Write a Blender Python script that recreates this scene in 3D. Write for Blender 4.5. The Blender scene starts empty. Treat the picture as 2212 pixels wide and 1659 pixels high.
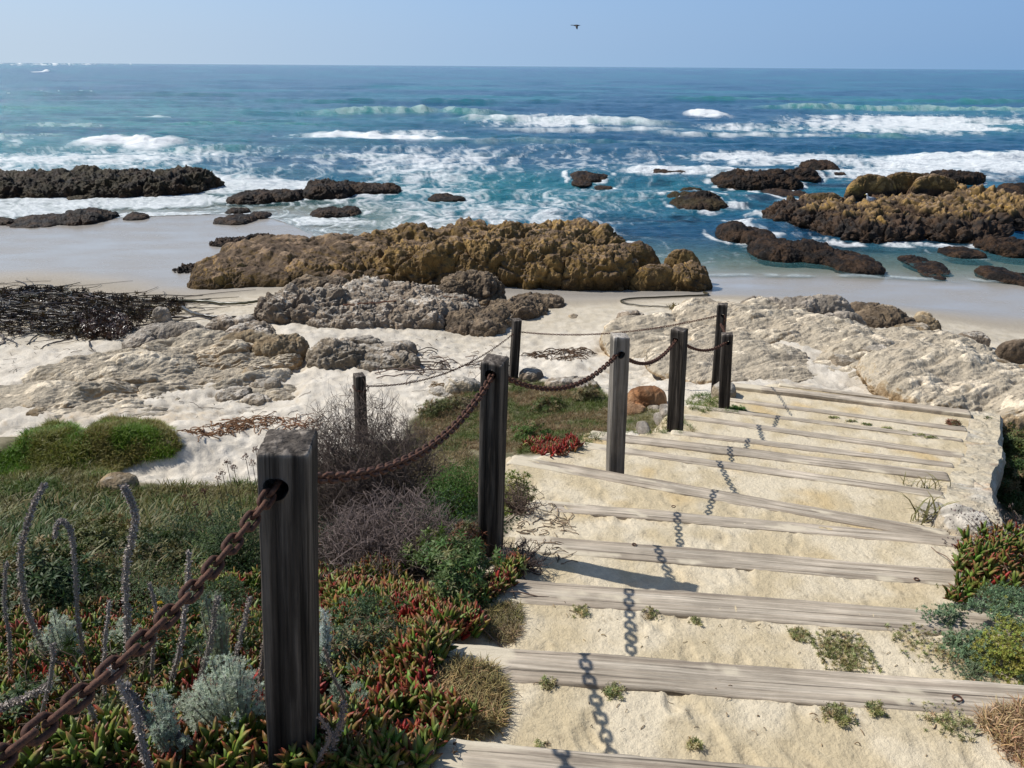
import bpy, math, random
import numpy as np
from mathutils import Vector, Matrix
R = math.radians
rng = np.random.default_rng(11); random.seed(11)
PI = math.pi
S = bpy.context.scene
COL = S.collection
# ------------------------------------------------------------------ camera model
import os, time
_t0 = time.time()
DEV = 1.0
EYE = 6.5          # camera height above the sea (z = 0)
F, CU, CV = 1736.0, 1106.0, 829.5
PITCH, ROLL = 21.6, 0.39
camM = (Matrix.Rotation(R(90 - PITCH), 3, 'X') @ Matrix.Rotation(R(ROLL), 3, 'Z'))
CM = np.array(camM)
def ray(u, v):
    d = CM @ np.array([(u - CU) / F, -(v - CV) / F, -1.0]); return d
def G(u, v, z=0.0):                 # where the sight line meets the level z
    d = ray(u, v); t = (z - EYE) / d[2]; return np.array([d[0]*t, d[1]*t, z])
def GY(u, v, y):                    # where it meets the upright plane at distance y
    d = ray(u, v); t = y / d[1]; return np.array([d[0]*t, y, EYE + d[2]*t])
def proj(x, y, z):
    P = np.stack([x, y, z - EYE], -1) @ CM
    w = np.maximum(-P[..., 2], 1e-3)
    return CU + F * P[..., 0] / w, CV - F * P[..., 1] / w
# ------------------------------------------------------------------ noise
_pr = np.random.default_rng(3)
PERM = _pr.permutation(256); GR = _pr.normal(size=(256, 3)); GR /= np.linalg.norm(GR, axis=1)[:, None]; GR = GR.astype(np.float32); PERM = PERM.astype(np.int32)
OFS = _pr.random((256, 3))
def _h(ix, iy, iz): return PERM[(PERM[(PERM[ix & 255] + iy) & 255] + iz) & 255]
from concurrent.futures import ThreadPoolExecutor
POOL = ThreadPoolExecutor(4)
def pn(p):
    p = np.asarray(p, np.float32); sh = p.shape[:-1]; q = p.reshape(-1, 3)
    if len(q) < 30000: return pn_(q).reshape(sh)
    return np.concatenate(list(POOL.map(pn_, np.array_split(q, len(q)//15000)))).reshape(sh)
def pn_(p):
    p = np.asarray(p, np.float32); i = np.floor(p); f = p - i; i = i.astype(np.int32)
    w = f*f*f*(f*(f*6-15)+10); r = 0
    for dx in (0, 1):
        for dy in (0, 1):
            for dz in (0, 1):
                g = GR[_h(i[..., 0]+dx, i[..., 1]+dy, i[..., 2]+dz)]
                d = g[..., 0]*(f[..., 0]-dx)+g[..., 1]*(f[..., 1]-dy)+g[..., 2]*(f[..., 2]-dz)
                r = r + d*(w[..., 0] if dx else 1-w[..., 0])*(w[..., 1] if dy else 1-w[..., 1])*(w[..., 2] if dz else 1-w[..., 2])
    return r*1.6
def fbm(p, o=4, g=.5):
    r = 0; a = 1; s = 0; p = np.asarray(p, np.float32)
    for k in range(o): r = r + a*pn(p + 17.3*k); s += a; a *= g; p = p*2.03
    return r/s
def ridg(p, o=4, g=.5):
    r = 0; a = 1; s = 0; p = np.asarray(p, float)
    for k in range(o): r = r + a*(1-np.abs(pn(p + 9.7*k))*2); s += a; a *= g; p = p*2.1
    return r/s
def worley(p):
    p = np.asarray(p, float); i = np.floor(p).astype(np.int64); f = p - i
    f1 = np.full(p.shape[:-1], 9.); f2 = f1.copy()
    for dx in (-1, 0, 1):
        for dy in (-1, 0, 1):
            for dz in (-1, 0, 1):
                o = OFS[_h(i[..., 0]+dx, i[..., 1]+dy, i[..., 2]+dz)]
                d = np.sqrt((o[..., 0]+dx-f[..., 0])**2+(o[..., 1]+dy-f[..., 1])**2+(o[..., 2]+dz-f[..., 2])**2)
                f2 = np.minimum(f2, np.maximum(f1, d)); f1 = np.minimum(f1, d)
    return f1, f2
def ss(a, b, x): t = np.clip((x-a)/(b-a), 0, 1); return t*t*(3-2*t)
def p3(x, y, s=1., z=0., sy=None): return np.stack([x*s, y*(s if sy is None else sy), np.zeros_like(x)+z], -1)
def mixc(a, b, t): return np.asarray(a)*(1-t[..., None]) + np.asarray(b)*t[..., None]
def inpoly(u, v, poly):
    r = np.zeros(u.shape, bool); n = len(poly)
    for k in range(n):
        x1, y1 = poly[k]; x2, y2 = poly[(k+1) % n]
        if y1 == y2: continue
        r ^= ((y1 > v) != (y2 > v)) & (u < (x2-x1)*(v-y1)/(y2-y1)+x1)
    return r
# ------------------------------------------------------------------ objects
def tag(o, label=None, cat=None, group=None, kind=None):
    if label: o['label'] = label
    if cat: o['category'] = cat
    if group: o['group'] = group
    if kind: o['kind'] = kind
    return o
def mesh(name, V, Q=None, T=None, mat=None, parent=None, col=None, attrs=None, smooth=True, loc=None):
    me = bpy.data.meshes.new(name); V = np.asarray(V, np.float32)
    nq = 0 if Q is None else len(Q); nt = 0 if T is None else len(T)
    me.vertices.add(len(V)); me.vertices.foreach_set('co', V.ravel())
    parts = []; 
    if nq: parts.append(np.asarray(Q, np.int32).ravel())
    if nt: parts.append(np.asarray(T, np.int32).ravel())
    li = np.concatenate(parts); me.loops.add(len(li)); me.loops.foreach_set('vertex_index', li)
    st = np.concatenate([np.arange(nq)*4, nq*4+np.arange(nt)*3]).astype(np.int32)
    me.polygons.add(nq+nt); me.polygons.foreach_set('loop_start', st)
    me.update(calc_edges=True)
    if smooth: me.polygons.foreach_set('use_smooth', np.ones(nq+nt, bool))
    if col is not None:
        a = me.color_attributes.new('Col', 'FLOAT_COLOR', 'POINT')
        c = np.ones((len(V), 4), np.float32); c[:, :3] = np.clip(col, 0, 4); a.data.foreach_set('color', c.ravel())
    for k, x in (attrs or {}).items():
        a = me.attributes.new(k, 'FLOAT', 'POINT'); a.data.foreach_set('value', np.asarray(x, np.float32).ravel())
    if mat: me.materials.append(mat)
    o = bpy.data.objects.new(name, me); COL.objects.link(o)
    if parent: o.parent = parent
    if loc is not None: o.location = loc
    return o
def empty(name, loc, label, cat, group=None):
    o = bpy.data.objects.new(name, None); COL.objects.link(o); o.location = loc; o.empty_display_size = .1
    return tag(o, label, cat, group)
def gridq(nr, nc):
    a = np.arange(nr*nc).reshape(nr, nc)
    return np.stack([a[:-1, :-1], a[:-1, 1:], a[1:, 1:], a[1:, :-1]], -1).reshape(-1, 4)
class Bag:                          # gathers triangles of one object
    def __init__(s): s.V = []; s.T = []; s.C = []; s.n = 0
    def add(s, V, T, C):
        V = np.asarray(V, float); C = np.asarray(C, float)
        if C.ndim == 1: C = np.tile(C, (len(V), 1))
        s.V.append(V); s.T.append(np.asarray(T)+s.n); s.C.append(C); s.n += len(V)
    def scatter(s, proto, M, P, tint=None):
        V, T, C = proto; n = len(P)
        if n == 0: return
        VV = np.einsum('nij,kj->nki', M, V) + P[:, None, :]
        CC = np.tile(C[None], (n, 1, 1))
        if tint is not None: CC = CC*tint[:, None, :]
        TT = T[None]+(np.arange(n)*len(V))[:, None, None]
        s.add(VV.reshape(-1, 3), TT.reshape(-1, 3), CC.reshape(-1, 3))
    def build(s, name, mat, parent=None, origin=None, smooth=True):
        V = np.concatenate(s.V)
        if origin is None and parent is None: origin = np.array([V[:, 0].mean(), V[:, 1].mean(), V[:, 2].min()])
        if parent is not None: origin = np.array(parent.location)
        return mesh(name, V-origin, T=np.concatenate(s.T), mat=mat, col=np.concatenate(s.C), parent=parent,
                    loc=None if parent is not None else origin, smooth=smooth)
def tube(pts, rad, sides=6, c=(1, 1, 1)):
    P = np.asarray(pts, float); n = len(P); rad = np.broadcast_to(np.asarray(rad, float), (n,))
    d = np.gradient(P, axis=0); d /= np.linalg.norm(d, axis=1)[:, None]+1e-9
    a = np.cross(d, [0.13, 0.27, .95]); a /= np.linalg.norm(a, axis=1)[:, None]+1e-9; b = np.cross(d, a)
    t = np.arange(sides)*2*PI/sides
    V = P[:, None]+rad[:, None, None]*(np.cos(t)[None, :, None]*a[:, None]+np.sin(t)[None, :, None]*b[:, None])
    T = []
    for i in range(n-1):
        for k in range(sides):
            k2 = (k+1) % sides; T += [(i*sides+k, i*sides+k2, (i+1)*sides+k2), (i*sides+k, (i+1)*sides+k2, (i+1)*sides+k)]
    V = V.reshape(-1, 3); V = np.vstack([V, P[0], P[-1]]); m = len(V)
    for k in range(sides):
        k2 = (k+1) % sides; T += [(m-2, k2, k), (m-1, (n-1)*sides+k, (n-1)*sides+k2)]
    return V, np.array(T), np.tile(np.asarray(c, float), (len(V), 1))
def spline(pts, n):
    P = np.asarray(pts, float); m = len(P); t = np.linspace(0, m-1, n); out = []
    for x in t:
        i = min(int(x), m-2); f = x-i
        p0, p1, p2, p3_ = P[max(i-1, 0)], P[i], P[i+1], P[min(i+2, m-1)]
        out.append(.5*((2*p1)+(-p0+p2)*f+(2*p0-5*p1+4*p2-p3_)*f*f+(-p0+3*p1-3*p2+p3_)*f**3))
    return np.array(out)
def rots(yaw, tilt, sc):            # tilt from upright, then turn; scaled
    cy, sy, ct, st = np.cos(yaw), np.sin(yaw), np.cos(tilt), np.sin(tilt); z = np.zeros_like(yaw)
    Rz = np.stack([np.stack([cy, -sy, z], -1), np.stack([sy, cy, z], -1), np.stack([z, z, z+1], -1)], -2)
    Rx = np.stack([np.stack([z+1, z, z], -1), np.stack([z, ct, -st], -1), np.stack([z, st, ct], -1)], -2)
    sp = rng.uniform(0, 2*PI, yaw.shape); c2, s2 = np.cos(sp), np.sin(sp)
    R2 = np.stack([np.stack([c2, -s2, z], -1), np.stack([s2, c2, z], -1), np.stack([z, z, z+1], -1)], -2)
    return (Rz @ Rx @ R2) * np.asarray(sc)[..., None, None]
# ------------------------------------------------------------------ materials
def newmat(name):
    m = bpy.data.materials.new(name); m.use_nodes = True; nt = m.node_tree
    for n in list(nt.nodes):
        if n.type not in ('BSDF_PRINCIPLED', 'OUTPUT_MATERIAL'): nt.nodes.remove(n)
    return m, nt, nt.nodes['Principled BSDF']
def nd(nt, t, **k):
    n = nt.nodes.new(t)
    for a, b in k.items(): setattr(n, a, b)
    return n
def math_n(nt, op, a, b=None, c=None, clamp=False):
    n = nd(nt, 'ShaderNodeMath', operation=op, use_clamp=clamp)
    for i, x in enumerate((a, b, c)):
        if x is None: continue
        if isinstance(x, (int, float)): n.inputs[i].default_value = x
        else: nt.links.new(x, n.inputs[i])
    return n.outputs[0]
def noise_n(nt, scale, det=4, rough=.55, vec=None, mapscale=None):
    tc = nd(nt, 'ShaderNodeTexCoord'); v = tc.outputs['Object']
    if mapscale:
        mp = nd(nt, 'ShaderNodeMapping'); mp.inputs['Scale'].default_value = mapscale; nt.links.new(v, mp.inputs[0]); v = mp.outputs[0]
    n = nd(nt, 'ShaderNodeTexNoise'); n.inputs['Scale'].default_value = scale; n.inputs['Detail'].default_value = det
    n.inputs['Roughness'].default_value = rough; nt.links.new(v, n.inputs['Vector']); return n.outputs['Fac']
def ramp_n(nt, fac, stops):
    r = nd(nt, 'ShaderNodeValToRGB'); e = r.color_ramp.elements
    while len(e) < len(stops): e.new(.5)
    for i, (p, c) in enumerate(stops):
        e[i].position = p; e[i].color = (c, c, c, 1) if isinstance(c, (int, float)) else (*c, 1)
    nt.links.new(fac, r.inputs[0]); return r.outputs[0]
def mul_col(nt, a, b, f=1.0):
    m = nd(nt, 'ShaderNodeMix', data_type='RGBA', blend_type='MULTIPLY'); m.inputs[0].default_value = f
    nt.links.new(a, m.inputs[6]); nt.links.new(b, m.inputs[7]); return m.outputs[2]
def bump_n(nt, bs, hs, strength, dist, prev=None):
    b = nd(nt, 'ShaderNodeBump'); b.inputs['Strength'].default_value = strength; b.inputs['Distance'].default_value = dist
    nt.links.new(hs, b.inputs['Height'])
    if prev: nt.links.new(prev, b.inputs['Normal'])
    nt.links.new(b.outputs[0], bs.inputs['Normal']); return b.outputs[0]
def colmat(name, rough=.8, spec=.3, fine=None, bumps=(), wet=False, transl=0):
    m, nt, bs = newmat(name)
    at = nd(nt, 'ShaderNodeAttribute', attribute_name='Col'); c = at.outputs['Color']
    if fine:
        for sc, lo, hi in fine:
            c = mul_col(nt, c, ramp_n(nt, noise_n(nt, sc, 5, .65), [(.3, lo), (.7, hi)]))
    nt.links.new(c, bs.inputs['Base Color'])
    bs.inputs['Roughness'].default_value = rough; bs.inputs['Specular IOR Level'].default_value = spec
    prev = None
    for sc, st, di in bumps: prev = bump_n(nt, bs, noise_n(nt, sc, 6, .65), st, di, prev)
    if wet:
        w = nd(nt, 'ShaderNodeAttribute', attribute_name='wet').outputs['Fac']
        nt.links.new(math_n(nt, 'MULTIPLY_ADD', w, -(rough-.12), rough), bs.inputs['Roughness'])
        nt.links.new(math_n(nt, 'MULTIPLY_ADD', w, .4, spec), bs.inputs['Specular IOR Level'])
        if prev:
            for n in nt.nodes:
                if n.type == 'BUMP': nt.links.new(math_n(nt, 'MULTIPLY_ADD', w, -n.inputs['Strength'].default_value*.93, n.inputs['Strength'].default_value), n.inputs['Strength'])
    if transl:
        tr = nd(nt, 'ShaderNodeBsdfTranslucent'); nt.links.new(c, tr.inputs[0]); mx = nd(nt, 'ShaderNodeMixShader'); mx.inputs[0].default_value = transl
        nt.links.new(bs.outputs[0], mx.inputs[1]); nt.links.new(tr.outputs[0], mx.inputs[2]); nt.links.new(mx.outputs[0], nt.nodes['Material Output'].inputs[0])
    return m
M_ground = colmat('sand and soil', .92, .15, fine=[(38, .86, 1.06), (420, .80, 1.12)], bumps=[(9, .5, .05), (45, .45, .02), (260, .3, .006)], wet=True)
M_rock = colmat('coast rock', .9, .2, fine=[(5, .75, 1.15), (30, .75, 1.15)], bumps=[(4, .6, .12), (22, .6, .04)], wet=True)
M_seaweed = colmat('wet weed on rock', .6, .22, fine=[(8, .4, 1.4), (40, .4, 1.5)], bumps=[(7, .9, .15), (30, .9, .05)])
M_leaf = colmat('leaf', .55, .35, transl=.25)
M_succ = colmat('fleshy leaf', .5, .35, fine=[(60, .85, 1.1)], transl=.12)
M_dry = colmat('dry stem', .9, .15, transl=.08)
M_kelp = colmat('kelp', .35, .5, fine=[(20, .6, 1.25)])
M_bird = colmat('feather', .7, .3)
def wood(name, c1, c2, c3, axis, rough=.9):
    m, nt, bs = newmat(name)
    ms = (26, 26, 1.1) if axis == 'Z' else (1.0, 30, 30)
    ms2 = (90, 90, 3) if axis == 'Z' else (3, 110, 110)
    a = noise_n(nt, 1.0, 6, .6, mapscale=ms); b = noise_n(nt, 1.0, 5, .7, mapscale=ms2); g = noise_n(nt, 3.0, 4, .6)
    c = ramp_n(nt, a, [(.32, c1), (.5, c2), (.70, c3)]); ck = noise_n(nt, 1.0, 3, .5, mapscale=(55, 55, .8) if axis == 'Z' else (.7, 60, 60)); c = mul_col(nt, c, ramp_n(nt, ck, [(.35, .38), (.42, 1.0)]))
    c = mul_col(nt, c, ramp_n(nt, b, [(.3, .55), (.62, 1.15)])); c = mul_col(nt, c, ramp_n(nt, g, [(.3, .75), (.7, 1.15)]))
    at = nd(nt, 'ShaderNodeAttribute', attribute_name='Col'); c = mul_col(nt, c, at.outputs['Color'])
    if axis == 'X':
        sa = nd(nt, 'ShaderNodeAttribute', attribute_name='sand'); mxs = nd(nt, 'ShaderNodeMix', data_type='RGBA'); nt.links.new(sa.outputs['Fac'], mxs.inputs[0]); nt.links.new(c, mxs.inputs[6]); mxs.inputs[7].default_value = (.66, .575, .43, 1); c = mxs.outputs[2]
    nt.links.new(c, bs.inputs['Base Color']); bs.inputs['Roughness'].default_value = rough; bs.inputs['Specular IOR Level'].default_value = .15
    p = bump_n(nt, bs, ck, .8, .01) if axis == 'Z' else None; p = bump_n(nt, bs, a, .9, .012, p); bump_n(nt, bs, b, .8, .006, p)
    return m
M_post = wood('weathered post', (.022, .018, .015), (.050, .042, .035), (.17, .145, .12), 'Z')
M_postl = wood('pale weathered post', (.13, .115, .098), (.20, .178, .152), (.31, .28, .245), 'Z')
M_tim = wood('weathered step timber', (.31, .255, .20), (.475, .405, .32), (.63, .555, .455), 'X')
def rust():
    m, nt, bs = newmat('rust'); n = noise_n(nt, 70, 5, .7)
    c = ramp_n(nt, n, [(.3, (.035, .016, .011)), (.5, (.085, .036, .022)), (.72, (.20, .09, .048))])
    nt.links.new(c, bs.inputs['Base Color']); bs.inputs['Roughness'].default_value = .8; bs.inputs['Metallic'].default_value = .0
    bs.inputs['Specular IOR Level'].default_value = .35
    bump_n(nt, bs, noise_n(nt, 160, 4, .7), .6, .003); return m
M_rust = rust()
# ------------------------------------------------------------------ stair timbers: far edge ends in photo pixels, depth below the eye
TIM = [(945, 1592, 2330, 1712, 2.05), (955, 1388, 2235, 1479, 2.35), (1010, 1243, 2168, 1328, 2.65), (1112, 1152, 2075, 1230, 2.90),
       (1150, 1078, 2128, 1163, 3.15), (1108, 982, 2052, 1146, 3.38), (1255, 954, 2038, 1061, 3.55), (1276, 930, 2046, 1020, 3.75),
       (1450, 928, 2058, 999, 3.90), (1455, 891, 2083, 979, 4.10), (1484, 873, 2079, 947, 4.30), (1560, 858, 2087, 924, 4.42),
       (1582, 832, 2093, 893, 4.46), (1682, 829, 2040, 875, 4.62)]
TL = [G(a, b, EYE-h) for a, b, c, d, h in TIM]; TR = [G(c, d, EYE-h) for a, b, c, d, h in TIM]; TH = [t[4] for t in TIM]
# ------------------------------------------------------------------ terrain heights (depth below the eye at control points)
ctl = []
for x in (-1.6, -3.2, -5.5):
    for y, h in ((-1, 1.45), (0, 1.62), (1, 1.78), (2, 2.2), (3, 2.68), (4, 3.12), (5, 3.55), (6, 3.98), (7, 4.4), (8, 4.78), (9.2, 5.02), (10.5, 5.12)):
        ctl.append((x, y, h+(.06 if x < -3 else 0)))
ctl += [(0, -2, 1.4), (0, 0, 1.6), (4, 0, 1.6), (3, -2, 1.4), (-.75, 1.95, 2.12), (-.4, 3, 2.6), (-.2, 4.4, 2.98), (.3, 5.8, 3.4), (.95, 7.2, 3.78), (2.0, 9.3, 4.3), (3.2, 11.3, 4.72),
        (0, 7.2, 3.98), (0, 9, 4.6), (0, 11, 5.02), (0, 12.6, 5.25), (1.2, 9.3, 4.5), (1.4, 11, 4.95), (-1, 12, 5.25),
        (2.6, 2, 2.05), (3.2, 3, 2.45), (3.3, 4.2, 2.9), (3.5, 5, 3.6), (4.1, 6.2, 4.1), (4.9, 7.4, 4.5), (5.6, 9, 4.8), (7.5, 7, 4.6), (7, 4, 3.6), (6, 2, 2.6),
        (6.4, 11, 4.9), (5.2, 10.4, 4.72), (4.4, 11.6, 4.75)]
for u, v, h in ((-500, 900, 5.3), (100, 900, 5.2), (500, 900, 5.25), (750, 900, 5.25), (300, 800, 5.3), (0, 800, 5.45), (600, 780, 5.45), (900, 830, 5.4), (200, 740, 5.8), (-400, 740, 5.9), (-400, 640, 6.2), (500, 720, 5.6),
                (50, 640, 6.15), (400, 640, 6.25), (200, 560, 6.36), (-400, 560, 6.36), (500, 560, 6.36), (200, 505, 6.46), (500, 505, 6.46), (750, 700, 5.7), (750, 640, 6.0), (1000, 740, 5.8), (1200, 680, 6.1), (1250, 740, 5.75), (1150, 790, 5.5),
                (1000, 660, 6.1), (1400, 645, 6.27), (1100, 632, 6.3), (600, 610, 6.35), (1500, 617, 6.42), (1350, 780, 5.25), (1330, 715, 5.7), (1450, 700, 5.35), (1600, 690, 5.2), (1600, 760, 5.0), (1800, 700, 5.15), (1800, 780, 4.92),
                (1650, 825, 4.78), (1950, 740, 5.15), (2000, 850, 4.85), (2100, 780, 5.05), (2212, 880, 4.95), (2212, 820, 5.15), (2350, 850, 5.3), (1700, 648, 6.3), (1900, 655, 6.32), (2100, 690, 6.28), (2250, 730, 6.2), (2400, 740, 6.15), (2212, 650, 6.4),
                (1600, 608, 6.46), (1800, 602, 6.49), (2000, 614, 6.49), (2212, 622, 6.49), (2500, 640, 6.49)):
    p = G(u, v, EYE-h); ctl.append((p[0], p[1], h))
for u in (-600, 200, 700, 1200, 1700, 2200, 2800):
    s = 0 if u < 800 else 1
    for d, h in ((40, 6.62 if not s else 7.5), (60, 8.0), (90, 9.5)): ctl.append((d*(u-CU)/F*1.05, d, h))
for u, v, h in ((1700, 570, 6.68), (2000, 575, 6.68), (2300, 580, 6.68), (1300, 520, 6.9), (1700, 500, 7.1), (2100, 500, 7.1), (1400, 580, 6.6)):
    p = G(u, v, 0); ctl.append((p[0], p[1], h))
ctl = np.array(ctl)
OY = -3.0
def az_ld(x, y): r = np.hypot(x, y-OY); return np.arctan2(x, y-OY)*2.0, np.log(r)*1.6
ca, cl = az_ld(ctl[:, 0], ctl[:, 1])
def kern(a, b): r = np.sqrt(a*a+b*b+1e-9); return r**3
n = len(ctl); A = kern(ca[:, None]-ca[None], cl[:, None]-cl[None])+np.eye(n)*.004
B = np.zeros((n+3, n+3)); B[:n, :n] = A; B[:n, n:] = np.stack([np.ones(n), ca, cl], 1); B[n:, :n] = B[:n, n:].T
Wt = np.linalg.solve(B, np.concatenate([ctl[:, 2], np.zeros(3)]))
def hbase(x, y):
    a, l = az_ld(x, y); r = Wt[n]+Wt[n+1]*a+Wt[n+2]*l
    for k in range(n): r = r+Wt[k]*kern(a-ca[k], l-cl[k])
    return r
NR1, NR2, NC = int(640*DEV), int(330*DEV), int(920*DEV)
rr = np.concatenate([np.exp(np.linspace(np.log(1.6), np.log(15), NR1, endpoint=False)), np.exp(np.linspace(np.log(15), np.log(78), NR2))])
aa = np.linspace(R(-66), R(62), NC)
# base heights on a coarse lattice, then bilinear
rc = np.exp(np.linspace(np.log(1.6), np.log(78), 170)); ac = np.linspace(R(-66), R(62), 150)
RC, AC = np.meshgrid(rc, ac, indexing='ij'); HC = hbase(RC*np.sin(AC), OY+RC*np.cos(AC))
def samp(Z, r0, r1, nr, x, y):
    r = np.hypot(x, y-OY); a = np.arctan2(x, y-OY)
    fi = np.clip((np.log(r)-np.log(r0))/(np.log(r1)-np.log(r0))*(nr-1), 0, nr-1.001); fj = np.clip((a-R(-66))/(R(128))*(Z.shape[1]-1), 0, Z.shape[1]-1.001)
    i = fi.astype(int); j = fj.astype(int); a = fi-i; b = fj-j
    return Z[i, j]*(1-a)*(1-b)+Z[i+1, j]*a*(1-b)+Z[i, j+1]*(1-a)*b+Z[i+1, j+1]*a*b
RRg, AAg = np.meshgrid(rr, aa, indexing='ij'); X = RRg*np.sin(AAg); Y = OY+RRg*np.cos(AAg)
Hh = samp(HC, 1.6, 78, 170, X, Y)
U, V = proj(X, Y, EYE-Hh); U = np.where(Y > .3, U, -9999)
# soft region masks
wob = 14*fbm(p3(X, Y, .9), 3)+8*fbm(p3(X, Y, 4.), 3)
def region(poly, ww=1.0): return inpoly(U+wob*ww, V+wob*ww*.6, poly).astype(float)
def blur(m, k=3):
    for _ in range(k):
        q = np.pad(m, 1, mode='edge'); m = (q[:-2, 1:-1]+q[2:, 1:-1]+q[1:-1, :-2]+q[1:-1, 2:]+4*q[1:-1, 1:-1])/8
    return m
VEG = [(-1500, 1010), (0, 1005), (40, 965), (90, 930), (180, 940), (220, 912), (330, 918), (392, 955), (385, 990), (330, 1000), (270, 1015), (250, 1040), (300, 1052), (420, 1055), (560, 1045), (640, 1010), (870, 975), (880, 915), (950, 865),
       (1000, 838), (1100, 820), (1290, 832), (1350, 872), (1440, 888), (1475, 905), (1480, 925), (1300, 935), (1250, 975), (1110, 985), (1130, 1080), (1150, 1110), (1100, 1160), (1120, 1225), (1110, 1250), (1000, 1290), (1050, 1370), (985, 1440), (1065, 1480),
       (1060, 1590), (930, 1610), (890, 1800), (-3000, 1800)]
VEGR = [(2155, 960), (2160, 1100), (2120, 1140), (2105, 1190), (2070, 1215), (2055, 1300), (2140, 1325), (2090, 1385), (2100, 1460), (2260, 1500), (2180, 1540), (2150, 1600), (2230, 1680), (4000, 1680), (4000, 960)]
veg = np.maximum(region(VEG), region(VEGR)); veg = np.where((Y < 1.6) & (X < -.75), 1., veg); veg = np.where((Y < 2.2) & (X > 2.7), 1., veg)
LF = [(-900, 830), (0, 860), (20, 838), (150, 775), (270, 742), (300, 712), (560, 700), (650, 735), (668, 800), (640, 870), (520, 905), (380, 900), (200, 935), (0, 960), (-900, 960)]
RM = [(1270, 790), (1290, 735), (1350, 690), (1560, 655), (1850, 690), (2130, 735), (2350, 800), (2500, 1010), (2200, 960), (2110, 890), (1950, 850), (1750, 828), (1590, 822), (1500, 830), (1400, 850), (1270, 840), (1200, 820)]
lf = blur(region(LF, 1.3), 14); rm = blur(region(RM, 1.3), 14)
vegb = blur(veg, 4)
def ledges(x, y, th, f, seed):
    c, s = math.cos(th), math.sin(th); al = x*c+y*s; ac_ = -x*s+y*c
    w = fbm(np.stack([al*.35, ac_*.5, x*0+seed], -1), 4); a = ac_*f+1.3*w
    fr = a-np.floor(a); prof = ss(0, .10, fr)*(1-.85*fr)
    m = ss(-.25, .35, fbm(np.stack([al*.45, ac_*.7, x*0+seed+7], -1), 3))
    return prof*m, w
led, lw = ledges(X, Y, R(24), .62, 3.); led2, lw2 = ledges(X, Y, R(-12), .8, 9.)
rid = ridg(p3(X, Y, 1.1, 4.), 4); rid2 = fbm(p3(X, Y, 2.3, 8.), 4)
bil = -ridg(np.stack([X*.7+Y*.25, Y*1.5-X*.3, X*0+4.], -1), 5, .55); bil2 = -ridg(p3(X, Y, 1.9, 8.), 4, .6)
shelf = .11*bil+.045*bil2+.03*fbm(p3(X, Y, 7., 2.), 4)
big_ = fbm(np.stack([X*.35, Y*.7, X*0+11.], -1), 2)
relief = lf*(.0*led-.03+shelf*1.1+.07*big_) + rm*(.05*led2+shelf*1.0+.10*big_)
beach = (1-veg)*ss(12.5, 10.2, Y)*0+ss(7.5, 9.5, Y+.0*X)*(1-vegb)
dry = ss(.12, .75, EYE-Hh)*beach
dim = fbm(p3(X, Y, 3.2, 1.), 3)
relief += dry*(1-lf)*(1-rm)*(.035*dim+.060*fbm(p3(X, Y, 6., 3.), 4)+.06*fbm(p3(X, Y, 1.1, 5.), 2)) + dry*.030*fbm(p3(X, Y, 13., 3.), 3)
relief += vegb*(.05*fbm(p3(X, Y, 1.5, 2.), 3))
# grass mound humps
for u, v, h, r_, a_ in ((110, 985, 4.95, .9, .32), (300, 955, 5.0, .95, .38), (150, 1060, 4.9, 1.2, .15), (-150, 1000, 5, 1.2, .3)):
    q = G(u, v, EYE-h); relief += a_*np.exp(-(((X-q[0])/r_)**2+((Y-q[1])/(r_*.55))**2)**1.4)
Z = EYE-Hh+relief
# stairs cut into the bank
def linev(k, x): a, b = TL[k], TR[k]; return a[1]+(b[1]-a[1])*(x-a[0])/(b[0]-a[0])
zs = np.full(X.shape, EYE-TH[0]); zs = np.where(Y < .9, EYE-1.78, zs); zs = np.where(Y < -.1, EYE-1.58, zs)
tn = .012*fbm(p3(X, Y, 2.2, 4.), 3)+.009*fbm(p3(X, Y, 8., 1.), 3)+.010*np.abs(fbm(p3(X, Y, 5., 11.), 3))
zs = zs
for k in range(len(TIM)):
    hn = TH[k+1] if k+1 < len(TIM) else TH[k]+.05
    e = ss(-.035, -.005, Y-linev(k, X)); zs = zs*(1-e)+(EYE-hn)*e
# sand fills up toward each timber: slight fall inside the tread
zs = zs-.007+tn*.7
fr_ = np.random.default_rng(5)
for _ in range(150):
    k_ = fr_.integers(0, 9); y_ = fr_.uniform(1.7, 6.2); x_ = fr_.uniform(-.3, 2.6); th_ = fr_.normal(0, .5); sz = fr_.uniform(.7, 1.1)
    i0, i1 = np.searchsorted(rr, [y_-OY-.4, np.hypot(x_, y_-OY)+.4]); sl_ = slice(max(i0, 0), min(i1, len(rr)))
    dx_, dy_ = X[sl_]-x_, Y[sl_]-y_; a_ = (dx_*math.cos(th_)+dy_*math.sin(th_))/(.045*sz); b__ = (-dx_*math.sin(th_)+dy_*math.cos(th_))/(.125*sz); q_ = np.sqrt(a_*a_+b__*b__)
    zs[sl_] += -.008*ss(1.15, .75, q_)+.004*np.exp(-((q_-1.25)/.22)**2)
ly = np.array([p[1] for p in TL]); lx = np.array([p[0] for p in TL]); o_ = np.argsort(ly)
xl = np.interp(Y, ly[o_], lx[o_])-.05; ry = np.array([p[1] for p in TR]); rx = np.array([p[0] for p in TR]); o2 = np.argsort(ry)
xr = np.interp(Y, ry[o2], rx[o2]); xr = np.where(Y < ry[1], rx[1]+.3, xr)
yend = linev(13, X)
stm = ss(-.22, .02, X-xl+.08*fbm(p3(X, Y, 2., 3.), 2))*ss(.28, .02, X-xr-.25)*ss(.5, .0, Y-yend)
Z = Z*(1-stm)+zs*stm
# bits of sand swept over timbers are cut by the low noise level above
# water pools / wash
zt = Z.copy()
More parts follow.
